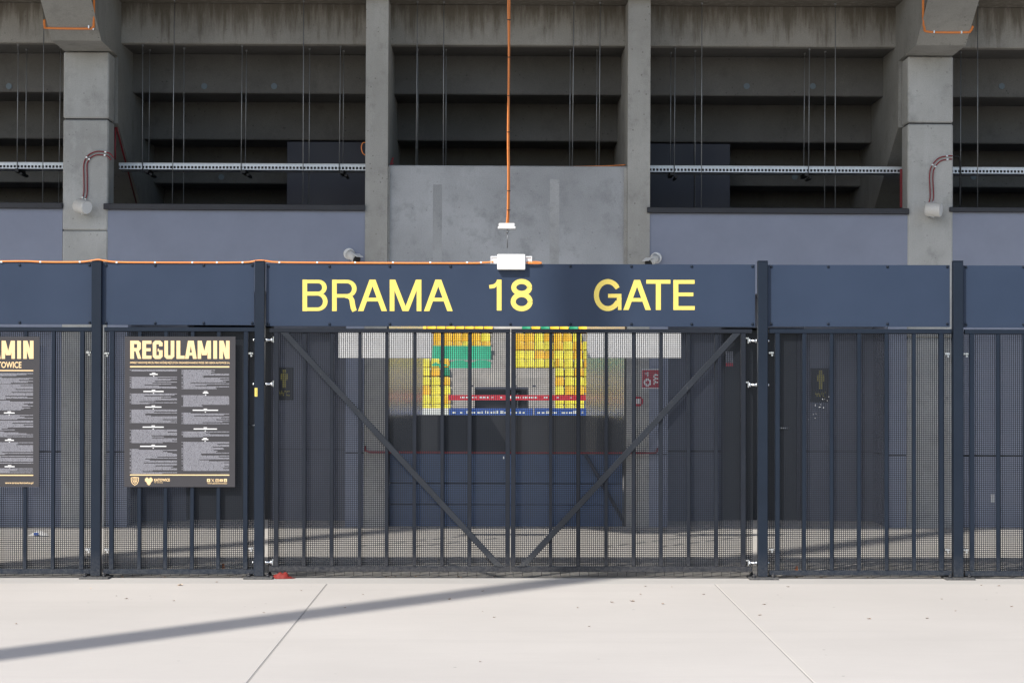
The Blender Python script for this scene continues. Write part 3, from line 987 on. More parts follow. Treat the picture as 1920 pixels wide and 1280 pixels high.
# posts
posts = [(174, 192, 'left of the whole notice board'), (478, 497, 'that carries the left hinges of the double gate'),
         (1420, 1439, 'that carries the right hinges of the double gate'), (1787, 1804, 'at the right between the two plain bays')]
for (a, b_, where) in posts:
    xc = px_x((a + b_) / 2 - (1.5 if a < 400 else .5 if a < 1000 else 0)); hw = .0385
    y0 = FY - .044
    zt_ = F(a, 490, y0)[1]
    t = thing('fence_post', 'square dark grey fence post ' + where, 'fence post', (xc, FY, 0), 'F', 'fence posts')
    MB().box(xc - hw, xc + hw, y0, y0 + .08, .015, zt_, .004).build('tube', M['anthracite'], t)
    MB().box(xc - hw - .001, xc + hw + .001, y0 - .001, y0 + .081, zt_ + .0005, zt_ + .006, .002).build('cap', M['anthracite'], t)
    MB().box(xc - .115, xc + .115, y0 - .075, y0 + .155, -.001, .0145, .003).build('base_plate', M['dusty'], t)
    for sx in (-1, 1):
        for sy in (-1, 1):
            cx, cy = xc + sx * .075, y0 + .04 + sy * .075
            k = MB().tube([(cx, cy, .0148), (cx, cy, .019)], .018, 14).tube([(cx, cy, .019), (cx, cy, .034)], .014, 6).tube([(cx, cy, .034), (cx, cy, .046)], .007, 8)
            k.build('anchor_bolt', M['gate_paint'], t)
    if 400 < a < 500:
        sa, sz1 = F(477.6, 727, y0); sb, sz0 = F(482.6, 743, y0)
        MB().box(max(sa, xc - hw + .001), sb, y0 - .0008, y0 - .0003, sz0, sz1).build('sticker', M['yellow'], t)
        k = MB()
        for q in range(5): k.box(sa + .009, sb - .006, y0 - .0014, y0 - .0009, sz0 + .008 + .011 * q, sz0 + .013 + .011 * q)
        k.build('sticker_print', M['black'], t)

# plain fence bays
def bay(x0, x1, stiles, bars, top, bot, meshx, label, clamps):
    zt1, zt0_ = F(900, top[0])[1], F(900, top[1])[1]
    zb1, zb0 = F(900, bot[0])[1], F(900, bot[1])[1]
    t = thing('fence_bay', label, 'fence bay', ((px_x(x0) + px_x(x1)) / 2, FY, 0), 'F', 'fence bays beside the gate')
    X0, X1 = px_x(x0), px_x(x1)
    MB().box(X0, X1, BF, BF + .04, zt0_, zt1, .003).build('top_rail', M['anthracite'], t)
    MB().box(X0, X1, BF, BF + .04, zb0, zb1, .003).build('bottom_rail', M['anthracite'], t)
    for s in stiles:
        c = px_x(s)
        MB().box(c - .018, c + .018, BF - .001, BF + .039, zb1 + .0003, zt0_ - .0003, .003).build('stile', M['anthracite'], t)
    for s in bars:
        c = px_x(s)
        MB().box(c - .0145, c + .0145, BF + .003, BF + .033, zb1 + .0003, zt0_ - .0003, .003).build('bar', M['anthracite'], t)
    mesh_sheet(px_x(meshx[0]), px_x(meshx[1]), zb1 - .004, zt0_ + .012, BF + .052, t)
    wire_strip(px_x(meshx[0]), px_x(meshx[1]), zb0 + .01, BF + .058, t)
    for (cx, cy) in clamps:
        q = F(cx, cy)
        k = MB()
        k.box(q[0] - .022, q[0] + .022, BF + .012, BF + .03, q[1] - .006, q[1] + .012, .003)
        k.tube([(q[0], BF + .012, q[1] + .003), (q[0], BF - .004, q[1] + .003)], .009, 8)
        k.tube([(q[0] + .006, BF + .028, q[1] - .016), (q[0] + .006, BF + .008, q[1] - .016)], .008, 8)
        k.build('clamp', M['zinc'], t)
    return t


bay(-330, 173, [-300, 154], [-260, -208, -156, -104, -55, -4, 48, 100], (614.5, 622.5), (1067, 1076), (-330, 174), 'dark barred fence bay at the far left, behind the cropped notice board', [(166, 661), (165, 1030)])
bay(195, 478, [210, 461], [262, 311, 361, 410], (614.5, 622.5), (1067, 1076), (194, 477), 'narrow dark barred fence bay carrying the whole notice board', [(200, 663), (470, 663), (200, 1030), (470, 1028)])
bay_right = bay(1441, 1784, [1457.5, 1764.5], [1507.5, 1559, 1610.5, 1662, 1713.5], (615.5, 624), (1068, 1077), (1440, 1786), 'plain dark barred fence bay just right of the double gate', [(1446, 662), (1776, 664), (1446, 1030), (1776, 1031)])
bay(1808, 2260, [1822, 2240], [1871, 1921, 1972, 2023, 2074, 2125, 2176], (616, 624.5), (1069, 1078), (1806, 2260), 'dark barred fence bay at the far right edge, cut by the frame', [(1811, 664), (1811, 1031)])

def flecks(px0, px1, py0, py1, y, n, seed, parent):
    rg_ = random.Random(seed); k = MB()
    for q in range(n):
        t_ = rg_.random()
        x, z = F(px0 + (px1 - px0) * min(1, max(0, t_ + rg_.uniform(-.25, .25))), py1 + (py0 - py1) * t_ + rg_.uniform(-5, 5), y)
        a = rg_.uniform(.0015, .005); b_ = rg_.uniform(.0008, .002)
        k.add([(x - a, y - .0002, z), (x, y - .0002, z - b_), (x + a, y - .0004, z + b_), (x, y - .0003, z + 2 * b_)], [(0, 1, 2, 3)])
    k.build('sticker_residue', M['white_print'], parent)['kind'] = 'stuff'


flecks(1516, 1554, 745, 788, BF + .0505, 16, 5, bay_right)
# header sheets
def header(x0, x1, y0, y1, bolts, label, name='header_panel'):
    X0, X1 = px_x(x0, 550), px_x(x1, 550)
    z1, z0 = F(960, y0)[1], F(960, y1)[1]
    t = thing(name, label, 'panel' if name == 'header_panel' else 'sign', ((X0 + X1) / 2, FY, z0), 'F', 'header panels on the fence' if name == 'header_panel' else None)
    MB().box(X0, X1, FY, FY + .003, z0, z1, .001).build('sheet', M['panel'], t)
    k = MB(); k.box(X0 + .003, X1 - .003, FY + .004, FY + .028, z1 - .034, z1 - .003, .002); k.box(X0 + .003, X1 - .003, FY + .004, FY + .028, z0 + .006, z0 + .036, .002)
    k.build('backing_frame', M['anthracite'], t)
    for (bx, by) in bolts:
        q = F(bx, by)
        MB().tube([(q[0], FY, q[1]), (q[0], FY - .006, q[1]), (q[0], FY - .009, q[1])], [.0115, .010, .005], 10).build('bolt', M['anthracite'], t)
    return t, X0, X1, z0, z1


header(-330, 178, 493, 609.5, [(x, y) for x in (-300, -200, -80, 37, 168) for y in (497, 604.5)], 'blank blue grey header panel at the far left of the fence')
header(186, 477, 493.5, 610.3, [(x, y) for x in (199, 291, 382, 473) for y in (497.5, 605.5)], 'blank blue grey header panel above the whole notice board')
header(1432, 1781, 495.5, 611.5, [(x, y) for x in (1446, 1553, 1664, 1776) for y in (500, 607)], 'blank blue grey header panel just right of the gate sign')
header(1797, 2260, 496, 612.5, [(x, y) for x in (1811, 1919, 2030, 2140, 2250) for y in (500.5, 608)], 'blank blue grey header panel at the far right edge')
gsign, gX0, gX1, gz0, gz1 = header(499, 1416, 495, 612, [(x, y) for x in (503, 618, 731, 845, 957, 1070, 1184, 1297, 1411) for y in (499.5, 607.5)],
                                   'long blue grey gate sign reading BRAMA 18 GATE in yellow letters', 'gate_sign')

# ------------------------------------------------ yellow letters (strokes traced in magnified photo pixels, y down)
YF = FY
sc_px = F(1001, 550)[0] - F(1000, 550)[0]


def glyph(strokes, conv, wconv, yfront, mat, parent, name='letter', th=.0012):
    mb = MB()
    for k, (pts, wd) in enumerate(strokes):
        P = [conv(*p) for p in pts]
        W = [x * wconv for x in wd] if isinstance(wd, (list, tuple)) else wd * wconv
        if len(P) == 2 and abs(P[0][1] - P[1][1]) > .5 * abs(P[0][0] - P[1][0]):
            h = W / 2; ya = yfront - th - .00012 * k; yb_ = yfront - .0002
            (xa, za), (xb, zb) = P
            q = [(xa - h, za), (xa + h, za), (xb + h, zb), (xb - h, zb)]
            mb.add([(x, ya, z) for x, z in q] + [(x, yb_, z) for x, z in q], [(0, 1, 2, 3), (0, 4, 5, 1), (1, 5, 6, 2), (2, 6, 7, 3), (3, 7, 4, 0)])
            continue
        mb.ribbon(P, W, yfront - th - .00012 * k, yfront - .0002)
    return mb.build(name, mat, parent)


c5 = lambda x, y: F(450 + x / 3.84, 480 + y / 3.84)
c6 = lambda x, y: F(900 + x / 3.84, 480 + y / 3.84)
w5 = sc_px / 3.84
T, H = 33.5, 25.0


def bowl(xl, xr, yt, yb, t=H, side=T):
    ry = (yb - yt) / 2; cy = (yt + yb) / 2; rx = ry * 1.02
    pts = [(xl, yt)] + arc(xr - rx, cy, rx, ry, -90, 90, 16) + [(xl, yb)]
    n = len(pts)
    W = []
    for i, p in enumerate(pts):
        f = max(0, (p[0] - (xr - rx)) / rx)
        W.append(t + (side - t) * f * f)
    return pts, W


def L_B(x0):  # 450..632
    return [([(x0 + T / 2, 170), (x0 + T / 2, 396)], T), bowl(x0 + T, x0 + 158, 183.5, 268.5), bowl(x0 + T, x0 + 164, 272, 382.5)]


def L_R(x0):
    top = bowl(x0 + T, x0 + 160, 183.5, 286)
    leg = [(x0 + 96, 288), (x0 + 118, 292), (x0 + 135, 302), (x0 + 143, 318), (x0 + 147, 345), (x0 + 152, 372), (x0 + 162, 396)]
    return [([(x0 + T / 2, 170), (x0 + T / 2, 396)], T), top, (leg, [26, 28, 33, 36, 37, 37, 34])]


def L_A(x0, x1, yt=170, yb=396):
    m = (x0 + x1) / 2; t = 39
    return [([(x0 + 20, yb), (m - 2, yt)], t), ([(x1 - 20, yb), (m + 2, yt)], t), ([(x0 + 56, yt + 143), (x1 - 56, yt + 143)], 26)]


def L_M(x0, x1):
    return [([(x0 + 17, 170), (x0 + 17, 396)], 34), ([(x1 - 17, 170), (x1 - 17, 396)], 34), ([(x0 + 22, 170), ((x0 + x1) / 2 - 4, 396)], 36), ([(x1 - 22, 170), ((x0 + x1) / 2 + 4, 396)], 36)]


for st in (L_B(450), L_R(663), L_A(849, 1059), L_M(1078, 1306), L_A(1324, 1532)):
    glyph(st, c5, w5, FY, M['yellow'], gsign)
one_ = [([(138, 170), (138, 392)], 34), ([(67, 222), (100, 217), (120, 203), (132, 171)], [26, 27, 24, 12])]
eight = [(arc(300, 226, 57, 43, 0, 360, 28), [36] * 29), (arc(300, 328, 61, 51, 0, 360, 28), [36] * 29)]
Gs = [(arc(920, 281, 82, 97, -30, -325, 30) + [(999, 330), (1004, 300)], [30] + [36] * 30 + [34, 34]), ([(922, 286), (1018, 286)], 28), ([(1006, 300), (1006, 388)], 25)]
Ts = [([(1197, 185), (1371, 185)], 28), ([(1284, 199), (1284, 388)], 36)]
Es = [([(1410, 172), (1410, 388)], 36), ([(1428, 186), (1545, 186)], 28), ([(1428, 276), (1536, 276)], 26), ([(1428, 374), (1546, 374)], 28)]
for st in (one_, eight, Gs, L_A(1031, 1231, 172, 388), Ts, Es):
    glyph(st, c6, w5, FY, M['yellow'], gsign)

# ------------------------------------------------ notice boards
def rl(pts, w_): return (pts, w_)


def bold_title(conv, wc, yf, parent, letters, dx=0.0):
    """condensed heavy capitals of REGULAMIN, traced in an 8x magnification of the board (y down)"""
    w_ = 57
    yt, yb = 148, 420
    D = {}
    D['R'] = [([(222, yt), (222, yb)], w_), ([(250, yt + 25), (308, yt + 25), (325, yt + 44), (325, 258), (308, 282), (250, 282)], [50, 50, 56, 56, 50, 50]), ([(296, 300), (334, yb)], 50)]
    D['E'] = [([(403, yt), (403, yb)], w_), ([(431, yt + 24), (512, yt + 24)], 48), ([(431, 283), (500, 283)], 46), ([(431, yb - 24), (513, yb - 24)], 48)]
    D['G'] = [([(652, 232), (652, 190), (634, 174), (577, 174), (558, 192), (558, 376), (577, 394), (634, 394), (652, 376), (652, 290)], 54), ([(606, 288), (625, 288)], 42)]
    D['U'] = [([(733, yt), (733, 376), (752, 394), (808, 394), (828, 376), (828, yt)], 54)]
    D['L'] = [([(916, yt), (916, yb)], w_), ([(944, yb - 24), (1010, yb - 24)], 48)]
    D['A'] = [([(1042, yb), (1088, yt)], 56), ([(1163, yb), (1118, yt)], 56), ([(1076, 348), (1130, 348)], 44)]
    D['M'] = [([(1231, yt), (1231, yb)], 52), ([(1379, yt), (1379, yb)], 52), ([(1240, yt), (1295, 366)], 52), ([(1370, yt), (1315, 366)], 52)]
    D['I'] = [([(1468, yt), (1468, yb)], w_)]
    D['N'] = [([(1557, yt), (1557, yb)], 54), ([(1657, yt), (1657, yb)], 54), ([(1566, yt), (1648, yb)], 54)]
    for ch in letters:
        glyph([([(x + dx, y) for x, y in p], ww) for p, ww in D[ch]], conv, wc, yf, M['gold'], parent, 'letter')


FONT_CACHE = {}


def text_mesh(txt, x0, x1, z0, z1, yf, mat, parent, name='lettering', bold=0.0):
    cu = bpy.data.curves.new('txt', 'FONT')
    cu.body = txt
    cu.size = 1.0
    cu.offset = bold
    cu.resolution_u = 3
    o = bpy.data.objects.new('txt', cu)
    COL.objects.link(o)
    dg = bpy.context.evaluated_depsgraph_get()
    me = bpy.data.meshes.new_from_object(o.evaluated_get(dg))
    bpy.data.objects.remove(o); bpy.data.curves.remove(cu)
    xs = [v.co.x for v in me.vertices]; ys = [v.co.y for v in me.vertices]
    ax, bx, ay, by = min(xs), max(xs), min(ys), max(ys)
    off = FRAME[parent.name]
    for v in me.vertices:
        X = x0 + (v.co.x - ax) / (bx - ax) * (x1 - x0)
        Z = z0 + (v.co.y - ay) / (by - ay) * (z1 - z0)
        v.co = (X - off.x, yf - off.y, Z - off.z)
    me.materials.clear(); me.materials.append(mat)
    r = bpy.data.objects.new(name, me)
    COL.objects.link(r); r.parent = parent
    return r


for (t, cx, z0) in WC_SIGNS:
    text_mesh('WC', cx - .065, cx + .065, z0 + .045, z0 + .105, .9005, M['wcyellow'], t, bold=.02)


def notice_board(dx, label, whole, blocks_left, blocks_right, heads, sub, seed):
    """dx: shift in photo pixels against the whole board; zoomed coordinates are 8x from photo pixel (220, 620)"""
    yf = BF - .006
    conv = lambda x, y: F(220 + dx + x / 8, 620 + y / 8, yf)
    wc = sc_px / 8
    X0, Z1 = conv(110, 85); X1, Z0 = conv(1766, 2342)
    t = thing('notice_board', label, 'notice board', ((X0 + X1) / 2, yf, Z0), 'F', 'notice boards on the fence bars')
    MB().box(X0, X1, yf, yf + .004, Z0, Z1, .0008).build('board', M['board'], t)
    k = MB(); k.box(X0 + .002, X1 - .002, yf + .0045, yf + .0048, Z0 + .002, Z1 - .002)
    bold_title(conv, wc, yf, t, 'REGULAMIN')
    e = .0009
    (xa, zb) = conv(195, sub[2]); (xb, za) = conv(sub[4], sub[1])
    xa = conv(sub[3], 0)[0]
    text_mesh(sub[0], xa, xb, zb, za, yf - e, M['gold'], t, bold=.018)
    for (ya, yb_) in sub[5]:
        a = conv(190, yb_); b_ = conv(1680, ya)
        MB().box(a[0], b_[0], yf - e, yf - .0002, a[1], b_[1]).build('rule', M['gold'], t)
    rg = random.Random(seed)
    mb = MB()
    def line(xa_, xb_, y, h=9.5):
        x = xa_
        while x < xb_ - 6:
            wl = min(rg.uniform(70, 260), xb_ - x)
            a = conv(x, y + h / 2); b__ = conv(x + wl, y - h / 2)
            mb.box(a[0], b__[0], yf - .0007, yf - .0002, a[1], b__[1])
            x += wl + 5
    for (xl, xr, blocks) in ((187, 895, blocks_left), (965, 1678, blocks_right)):
        for (ya, yb_) in blocks:
            y = ya + 6
            start = True
            while y < yb_ - 3:
                r = rg.random()
                full = r < .5
                end = xr if full else xl + 30 + (xr - xl - 30) * rg.uniform(.15, .95)
                line(xl + 24, end, y)
                if start: line(xl, xl + 14, y)
                start = not full
                y += 14.5
    mb.build('small_print', M['smallprint'], t)['kind'] = 'stuff'
    hb = MB()
    for (xa_, xb_, y) in heads:
        a = conv(xa_, y + 7); b__ = conv(xb_, y - 7)
        hb.box(a[0], b__[0], yf - .0007, yf - .0002, a[1], b__[1])
        m_ = (xa_ + xb_) / 2
        for (q, s) in ((-19, 26), (28, 9)):
            a = conv(m_ - s, y + q + 5); b__ = conv(m_ + s, y + q - 5)
            hb.box(a[0], b__[0], yf - .0007, yf - .0002, a[1], b__[1])
    hb.build('heading', M['white_print'], t)['kind'] = 'stuff'
    if whole:
        # club shield, pixel heart, city name, icons, address
        sh = MB()
        s_pts = [(208, 2200), (262, 2194), (318, 2200), (316, 2250), (296, 2290), (263, 2312), (228, 2290), (210, 2250), (208, 2200)]
        sh.ribbon([conv(*p) for p in s_pts], 10 * wc, yf - .001, yf - .0002)
        sh.ribbon([conv(*p) for p in [(232, 2215), (262, 2211), (294, 2215), (292, 2246), (280, 2270), (263, 2282), (246, 2270), (234, 2246), (232, 2215)]], 8 * wc, yf - .001, yf - .0002)
        sh.ribbon([conv(*p) for p in [(280, 2232), (262, 2226), (250, 2238), (250, 2254), (264, 2262), (278, 2254), (278, 2245), (264, 2245)]], 8 * wc, yf - .001, yf - .0002)
        sh.build('shield_emblem', M['gold'], t)
        hm = MB()
        rows = ['.XX..XX.', 'XXXXXXXX', 'XXXXXXXX', 'XXXXXXXX', '.XXXXXX.', '..XXXX..', '..XXXX..', '...XX...']
        for r_, row in enumerate(rows):
            i0 = None
            segs, cur = [], None
            for ci, ch in enumerate(row + '.'):
                if ch == 'X' and cur is None: cur = ci
                if ch != 'X' and cur is not None: segs.append((cur, ci)); cur = None
            for (s0, s1) in segs:
                a = conv(415 + s0 * 14.2, 2198 + (r_ + 1) * 14.2); b__ = conv(415 + s1 * 14.2, 2198 + r_ * 14.2)
                hm.box(a[0], b__[0], yf - .001, yf - .0002, a[1], b__[1])
        hm.build('pixel_heart', M['gold'], t)
        a = conv(552, 2255); b__ = conv(788, 2213)
        text_mesh('KATOWICE', a[0], b__[0], a[1], b__[1], yf - e, M['gold'], t, bold=.03)
        a = conv(555, 2284); b__ = conv(685, 2262)
        text_mesh('dla odmiany', a[0], b__[0], a[1], b__[1], yf - e, M['gold'], t)
        for q, ch in enumerate(('f', 'X', 'o', '>', 'in')):
            xx = 1345 + q * 63
            ic = MB()
            if ch == 'X':
                ic.ribbon([conv(xx + 5, 2218), conv(xx + 45, 2264)], 8 * wc, yf - .0010, yf - .0002)
                ic.ribbon([conv(xx + 43, 2218), conv(xx + 5, 2264)], 5 * wc, yf - .0012, yf - .0002)
            elif ch == 'o':
                ic.ribbon([conv(xx + 4, 2222), conv(xx + 46, 2222), conv(xx + 46, 2260), conv(xx + 4, 2260), conv(xx + 4, 2222)], 7 * wc, yf - .001, yf - .0002)
                ic.ribbon([conv(x, y) for x, y in arc(xx + 25, 2241, 9, 9, 0, 360, 12)], 5 * wc, yf - .001, yf - .0002)
            else:
                y_a, y_b = (2222, 2260) if ch == '>' else (2217, 2264)
                a = conv(xx, y_b); b__ = conv(xx + 48, y_a)
                ic.box(a[0], b__[0], yf - .001, yf - .0002, a[1], b__[1])
            icon = ic.build('icon', M['gold'], t)
            if ch in ('f', 'in', '>'):
                a = conv(xx + 16, 2256); b__ = conv(xx + 34, 2226)
                text_mesh(ch, a[0], b__[0], a[1], b__[1], yf - .0013, M['board'], t, 'icon_mark', bold=.03)
        a = conv(1352, 2296); b__ = conv(1645, 2276)
        text_mesh('WWW.GIEKSA.KATOWICE.EU', a[0], b__[0], a[1], b__[1], yf - e, M['gold'], t, bold=.01)
        a = conv(1550, 2146); b__ = conv(1668, 2136)
        text_mesh('www.bip.katowice.eu', a[0], b__[0], a[1], b__[1], yf - e, M['smallprint'], t)
    else:
        a = conv(1255, 2300); b__ = conv(1680, 2262)
        text_mesh('www.arena-katowice.pl', a[0], b__[0], a[1], b__[1], yf - e, M['gold'], t, bold=.015)


heads_w = [(485, 605, 652), (390, 695, 908), (418, 662, 1142), (380, 697, 1442), (342, 735, 1730), (1283, 1365, 930), (1130, 1512, 1190), (1145, 1495, 1470), (1268, 1365, 1627)]
notice_board(0, 'whole dark notice board headed REGULAMIN with two columns of small grey print', True,
             [(580, 606), (690, 860), (940, 1095), (1180, 1382), (1480, 1682), (1770, 2142)], [(585, 882), (965, 1142), (1225, 1407), (1508, 1592), (1665, 2105)], heads_w,
             ('IMPREZY MASOWEJ MECZU PIŁKI NOŻNEJ MĘŻCZYZN ORGANIZOWANEGO PRZEZ GKS GIEKSA KATOWICE S.A.', 455, 500, 195, 1688, [(530, 548), (2153, 2167)]), 3)
heads_l = [(1240, 1400, 1230), (480, 620, 900), (480, 620, 1560), (1255, 1390, 1640), (1250, 1400, 2035)]
notice_board(-367.6, 'dark notice board cut by the left edge of the picture, ending in MIN and TOWICE', False,
             [(640, 860), (940, 1500), (1600, 2100)], [(635, 795), (800, 1190), (1260, 1600), (1670, 1990), (2060, 2140)], heads_l,
             ('OBIEKTU ARENA KATOWICE', 463, 556, 300, 1503, [(588, 602), (2156, 2170)]), 8)

# ------------------------------------------------ the double gate
GF = FY - .025
def leaf(xs, xe, bars, brace, hinge_left, label):
    z_t1, z_t0 = F(960, 616.5)[1], F(960, 624)[1]
    z_b1, z_b0 = F(960, 1061)[1], F(960, 1071)[1]
    X0, X1 = px_x(xs), px_x(xe)
    t = thing('gate_leaf', label, 'gate', ((X0 + X1) / 2, GF, 0), 'F', 'leaves of the double gate')
    def mitre(edge):  # rails reach past the hinge stile
        return
    st_in = px_x(952) if hinge_left else px_x(962.5)
    st_out = px_x(518.5) if hinge_left else px_x(1393.5)
    a, b_ = (px_x(505), st_in + .020) if hinge_left else (st_in - .020, px_x(1410))
    MB().box(a, b_, GF, GF + .042, z_t0, z_t1, .003).build('top_rail', M['gate_paint'], t)
    MB().box(a if hinge_left else st_in - .020, b_, GF, GF + .042, z_b0, z_b1, .003).build('bottom_rail', M['gate_paint'], t)
    for c in (st_in, st_out):
        MB().box(c - .019, c + .019, GF + .001, GF + .041, z_b1 + .0004, z_t0 - .0004, .003).build('stile', M['gate_paint'], t)
    for s in bars:
        c = px_x(s)
        MB().box(c - .0145, c + .0145, GF + .012, GF + .040, z_b1 + .0004, z_t0 - .0004, .003).build('bar', M['gate_paint'], t)
    # diagonal brace in front of the bars
    (xa, ya), (xb, yb) = brace
    p = Vector(F(xa, ya)); q = Vector(F(xb, yb))
    p.y = z_t0 - .002; q.y = z_b1 + .002
    d = (q - p).normalized(); nrm = Vector((-d.y, d.x)); h = .0235
    k = MB()
    quad = [p + nrm * h, p - nrm * h, q - nrm * h, q + nrm * h]
    # keep the ends level with the rails
    def lev(pt, z): s_ = (z - pt.y) / d.y; return pt + d * s_
    quad = [lev(quad[0], p.y), lev(quad[1], p.y), lev(quad[2], q.y), lev(quad[3], q.y)]
    inn = []
    c = .003
    cen = sum((Vector(v) for v in quad), Vector((0, 0))) / 4
    f0 = [(v.x, GF - .004 + c, v.y) for v in quad]
    fr = [v + (Vector((cen.x, v.y)) - v) * 0 for v in quad]
    sgn = [1, -1, -1, 1]
    f1 = [((v - nrm * c * s_).x, GF - .004, (v - nrm * c * s_).y) for v, s_ in zip(quad, sgn)]
    f2 = [(v.x, GF + .0112, v.y) for v in quad]
    k.add(f1 + f0 + f2, [(0, 1, 2, 3), (0, 4, 5, 1), (1, 5, 6, 2), (2, 6, 7, 3), (3, 7, 4, 0), (4, 8, 9, 5), (5, 9, 10, 6), (6, 10, 11, 7), (7, 11, 8, 4), (11, 10, 9, 8)])
    k.build('brace', M['brace'], t)
    m0, m1 = (st_out - .066, st_in) if hinge_left else (st_in, st_out + .076)
    mesh_sheet(m0, m1, z_b1 - .004, z_t0 + .01, GF + .062, t)
    wire_strip(m0, m1, z_b0 + .012, GF + .066, t)
    for hy in (638, 720.5, 1054):
        zc = F(960, hy)[1]
        sx = 1 if hinge_left else -1
        xpost = px_x(497) if hinge_left else px_x(1420)
        xi = px_x(511) if hinge_left else px_x(1404)
        k = MB()
        yy = GF + .012
        k.tube([(xpost - sx * .02, yy, zc), (xi, yy, zc)], .0105, 10)
        k.tube([(xpost + sx * .004, yy, zc), (xpost + sx * .014, yy, zc)], .018, 6)
        k.tube([(xi - sx * .014, yy, zc), (xi + sx * .002, yy, zc)], .021, 6)
        k.box(xi + sx * .002, xi + sx * .010, yy - .018, yy + .018, zc - .022, zc + .028, .002)
        k.box(xi + sx * .010, (st_out - sx * .0185), yy - .014, yy + .014, zc + .014, zc + .026, .002)
        hg = k.build('hinge', M['zinc'], t)
        xo = px_x(474) if hinge_left else px_x(1440.5)
        k = MB().tube([(xo, yy, zc), (xpost - sx * .085, yy, zc)], .012, 10) if hinge_left else MB().tube([(px_x(1439), yy, zc), (px_x(1441.5), yy, zc)], .012, 10)
        k.build('hinge_bolt', M['zinc'], t)
    # latch near the meeting stiles
    if hinge_left:
        q = F(946.5, 857)
        MB().box(q[0] - .014, q[0] - .004, GF - .006, GF - .001, q[1] - .012, q[1] + .010, .002).build('latch', M['zinc'], t)


leaf(507, 957, [570.5, 622.5, 674.5, 725, 777.5, 829, 881], ((534, 624), (936, 1066)), True, 'left leaf of the dark double gate, its brace running down to the middle')
leaf(958, 1410, [1032.5, 1084, 1136.5, 1188, 1239.5, 1291, 1343], ((1381, 624), (980, 1066)), False, 'right leaf of the dark double gate, its brace rising to the right')

# ------------------------------------------------ white box on the sign and the orange cable along the fence top
bx0, bz1 = F(932.3, 476.5, FY - .05); bx1, bz0 = F(985, 505.5, FY - .05)
jb = thing('junction_box', 'white plastic junction box fixed over the top edge of the gate sign above the number', 'junction box', ((bx0 + bx1) / 2, FY, bz0))
MB().box(bx0, bx1, FY - .052, FY - .002, bz0, bz1, .006).build('lid', M['white_plastic'], jb)
MB().box(bx0 + .004, bx1 - .004, FY - .0015, FY + .02, gz1 + .004, bz1 - .004, .003).build('base', M['white_plastic'], jb)
for (a, b_) in ((920, 932.2), (985.2, 997.5)):
    xa, za = F(a, 493, FY); xb, zb = F(b_, 480.5, FY)
    k = MB()
    k.box(xa, xb, FY + .001, FY + .006, gz1 + .003, zb, .001)
    k.build('ear', M['white_plastic'], jb)
    k = MB()
    k.box(xa, xb, FY - .010, FY + .0008, zb - .008, zb, .001)
    e0 = xa if a < 950 else xb - .006
    k.box(e0, e0 + .006, FY - .010, FY + .0008, gz1 + .003, zb - .0082, .001)
    k.build('ear_rim', M['white_plastic'], jb)

pts = [(-330, 491), (-150, 490.5), (0, 490), (50, 489.8), (75, 491), (110, 491.5), (150, 491.2), (172, 489), (184, 487.2), (197, 489), (222, 491.5), (300, 492.2), (400, 492.3), (460, 491.8), (478, 489.6), (488, 488.6), (500, 489.6), (520, 491.6), (600, 492.6), (740, 493.2), (880, 493.4), (905, 492.6), (925, 491)]
P = []
for x, y in pts:
    q = F(x, y, FY)
    P.append((q[0], FY - .004 if not (170 < x < 200 or 470 < x < 505) else FY - .01, q[1]))
oc = thing('cable', 'orange cable clipped along the fence top from the left edge to the white box', 'cable', P[8])
MB().tube(catmull(P), .0072, 8).build('sheath', M['orange'], oc)
for x in (3, 76, 150, 219, 291, 361, 407, 455, 524, 595, 666, 737, 807, 876, 902):
    q = F(x, 491.9 if x > 200 else 491, FY)
    MB().box(q[0] - .008, q[0] + .008, FY - .0130, FY + .006, q[1] - .008, q[1] + .006, .003).build('clip', M['white_plastic'], oc)
P = [(F(x, y)[0], FY - .006 - .012 * k, F(x, y)[1]) for k, (x, y) in enumerate([(986, 492.5), (995, 491.5), (1008, 491.3), (1015, 493), (1010, 494.2), (990, 493.8)])]
one('cable', 'short orange cable loop sticking out right of the white box', 'cable', MB().tube(catmull([(p[0], FY - .012 + .008 * math.sin(i), p[2]) for i, p in enumerate(P)]), .0062, 8), M['orange'], (P[0][0], FY, P[0][2]))

SY_ = 20.0
for (pa, pb, la, lb, side) in ((635, 810, 674.5, 777.5, 'left'), (1101, 1277, 1136.5, 1239.5, 'right')):
    xa, z1 = F(pa, 620, SY_); xb, z0 = F(pb, 671, SY_)
    t = thing('white_board', 'long low white board on two thin posts, standing behind the ' + side + ' gate leaf', 'board', ((xa + xb) / 2, SY_, 0), 'F', 'white boards behind the gate')
    MB().box(xa, xb, SY_, SY_ + .02, z0, z1, .003).build('face', M['white_plastic'], t)
    for p_ in (la, lb):
        c = F(p_, 800, SY_)[0]
        MB().box(c - .013, c + .013, SY_ + .0205, SY_ + .046, -.01, z1 - .01, .002).build('post', M['anthracite'], t)

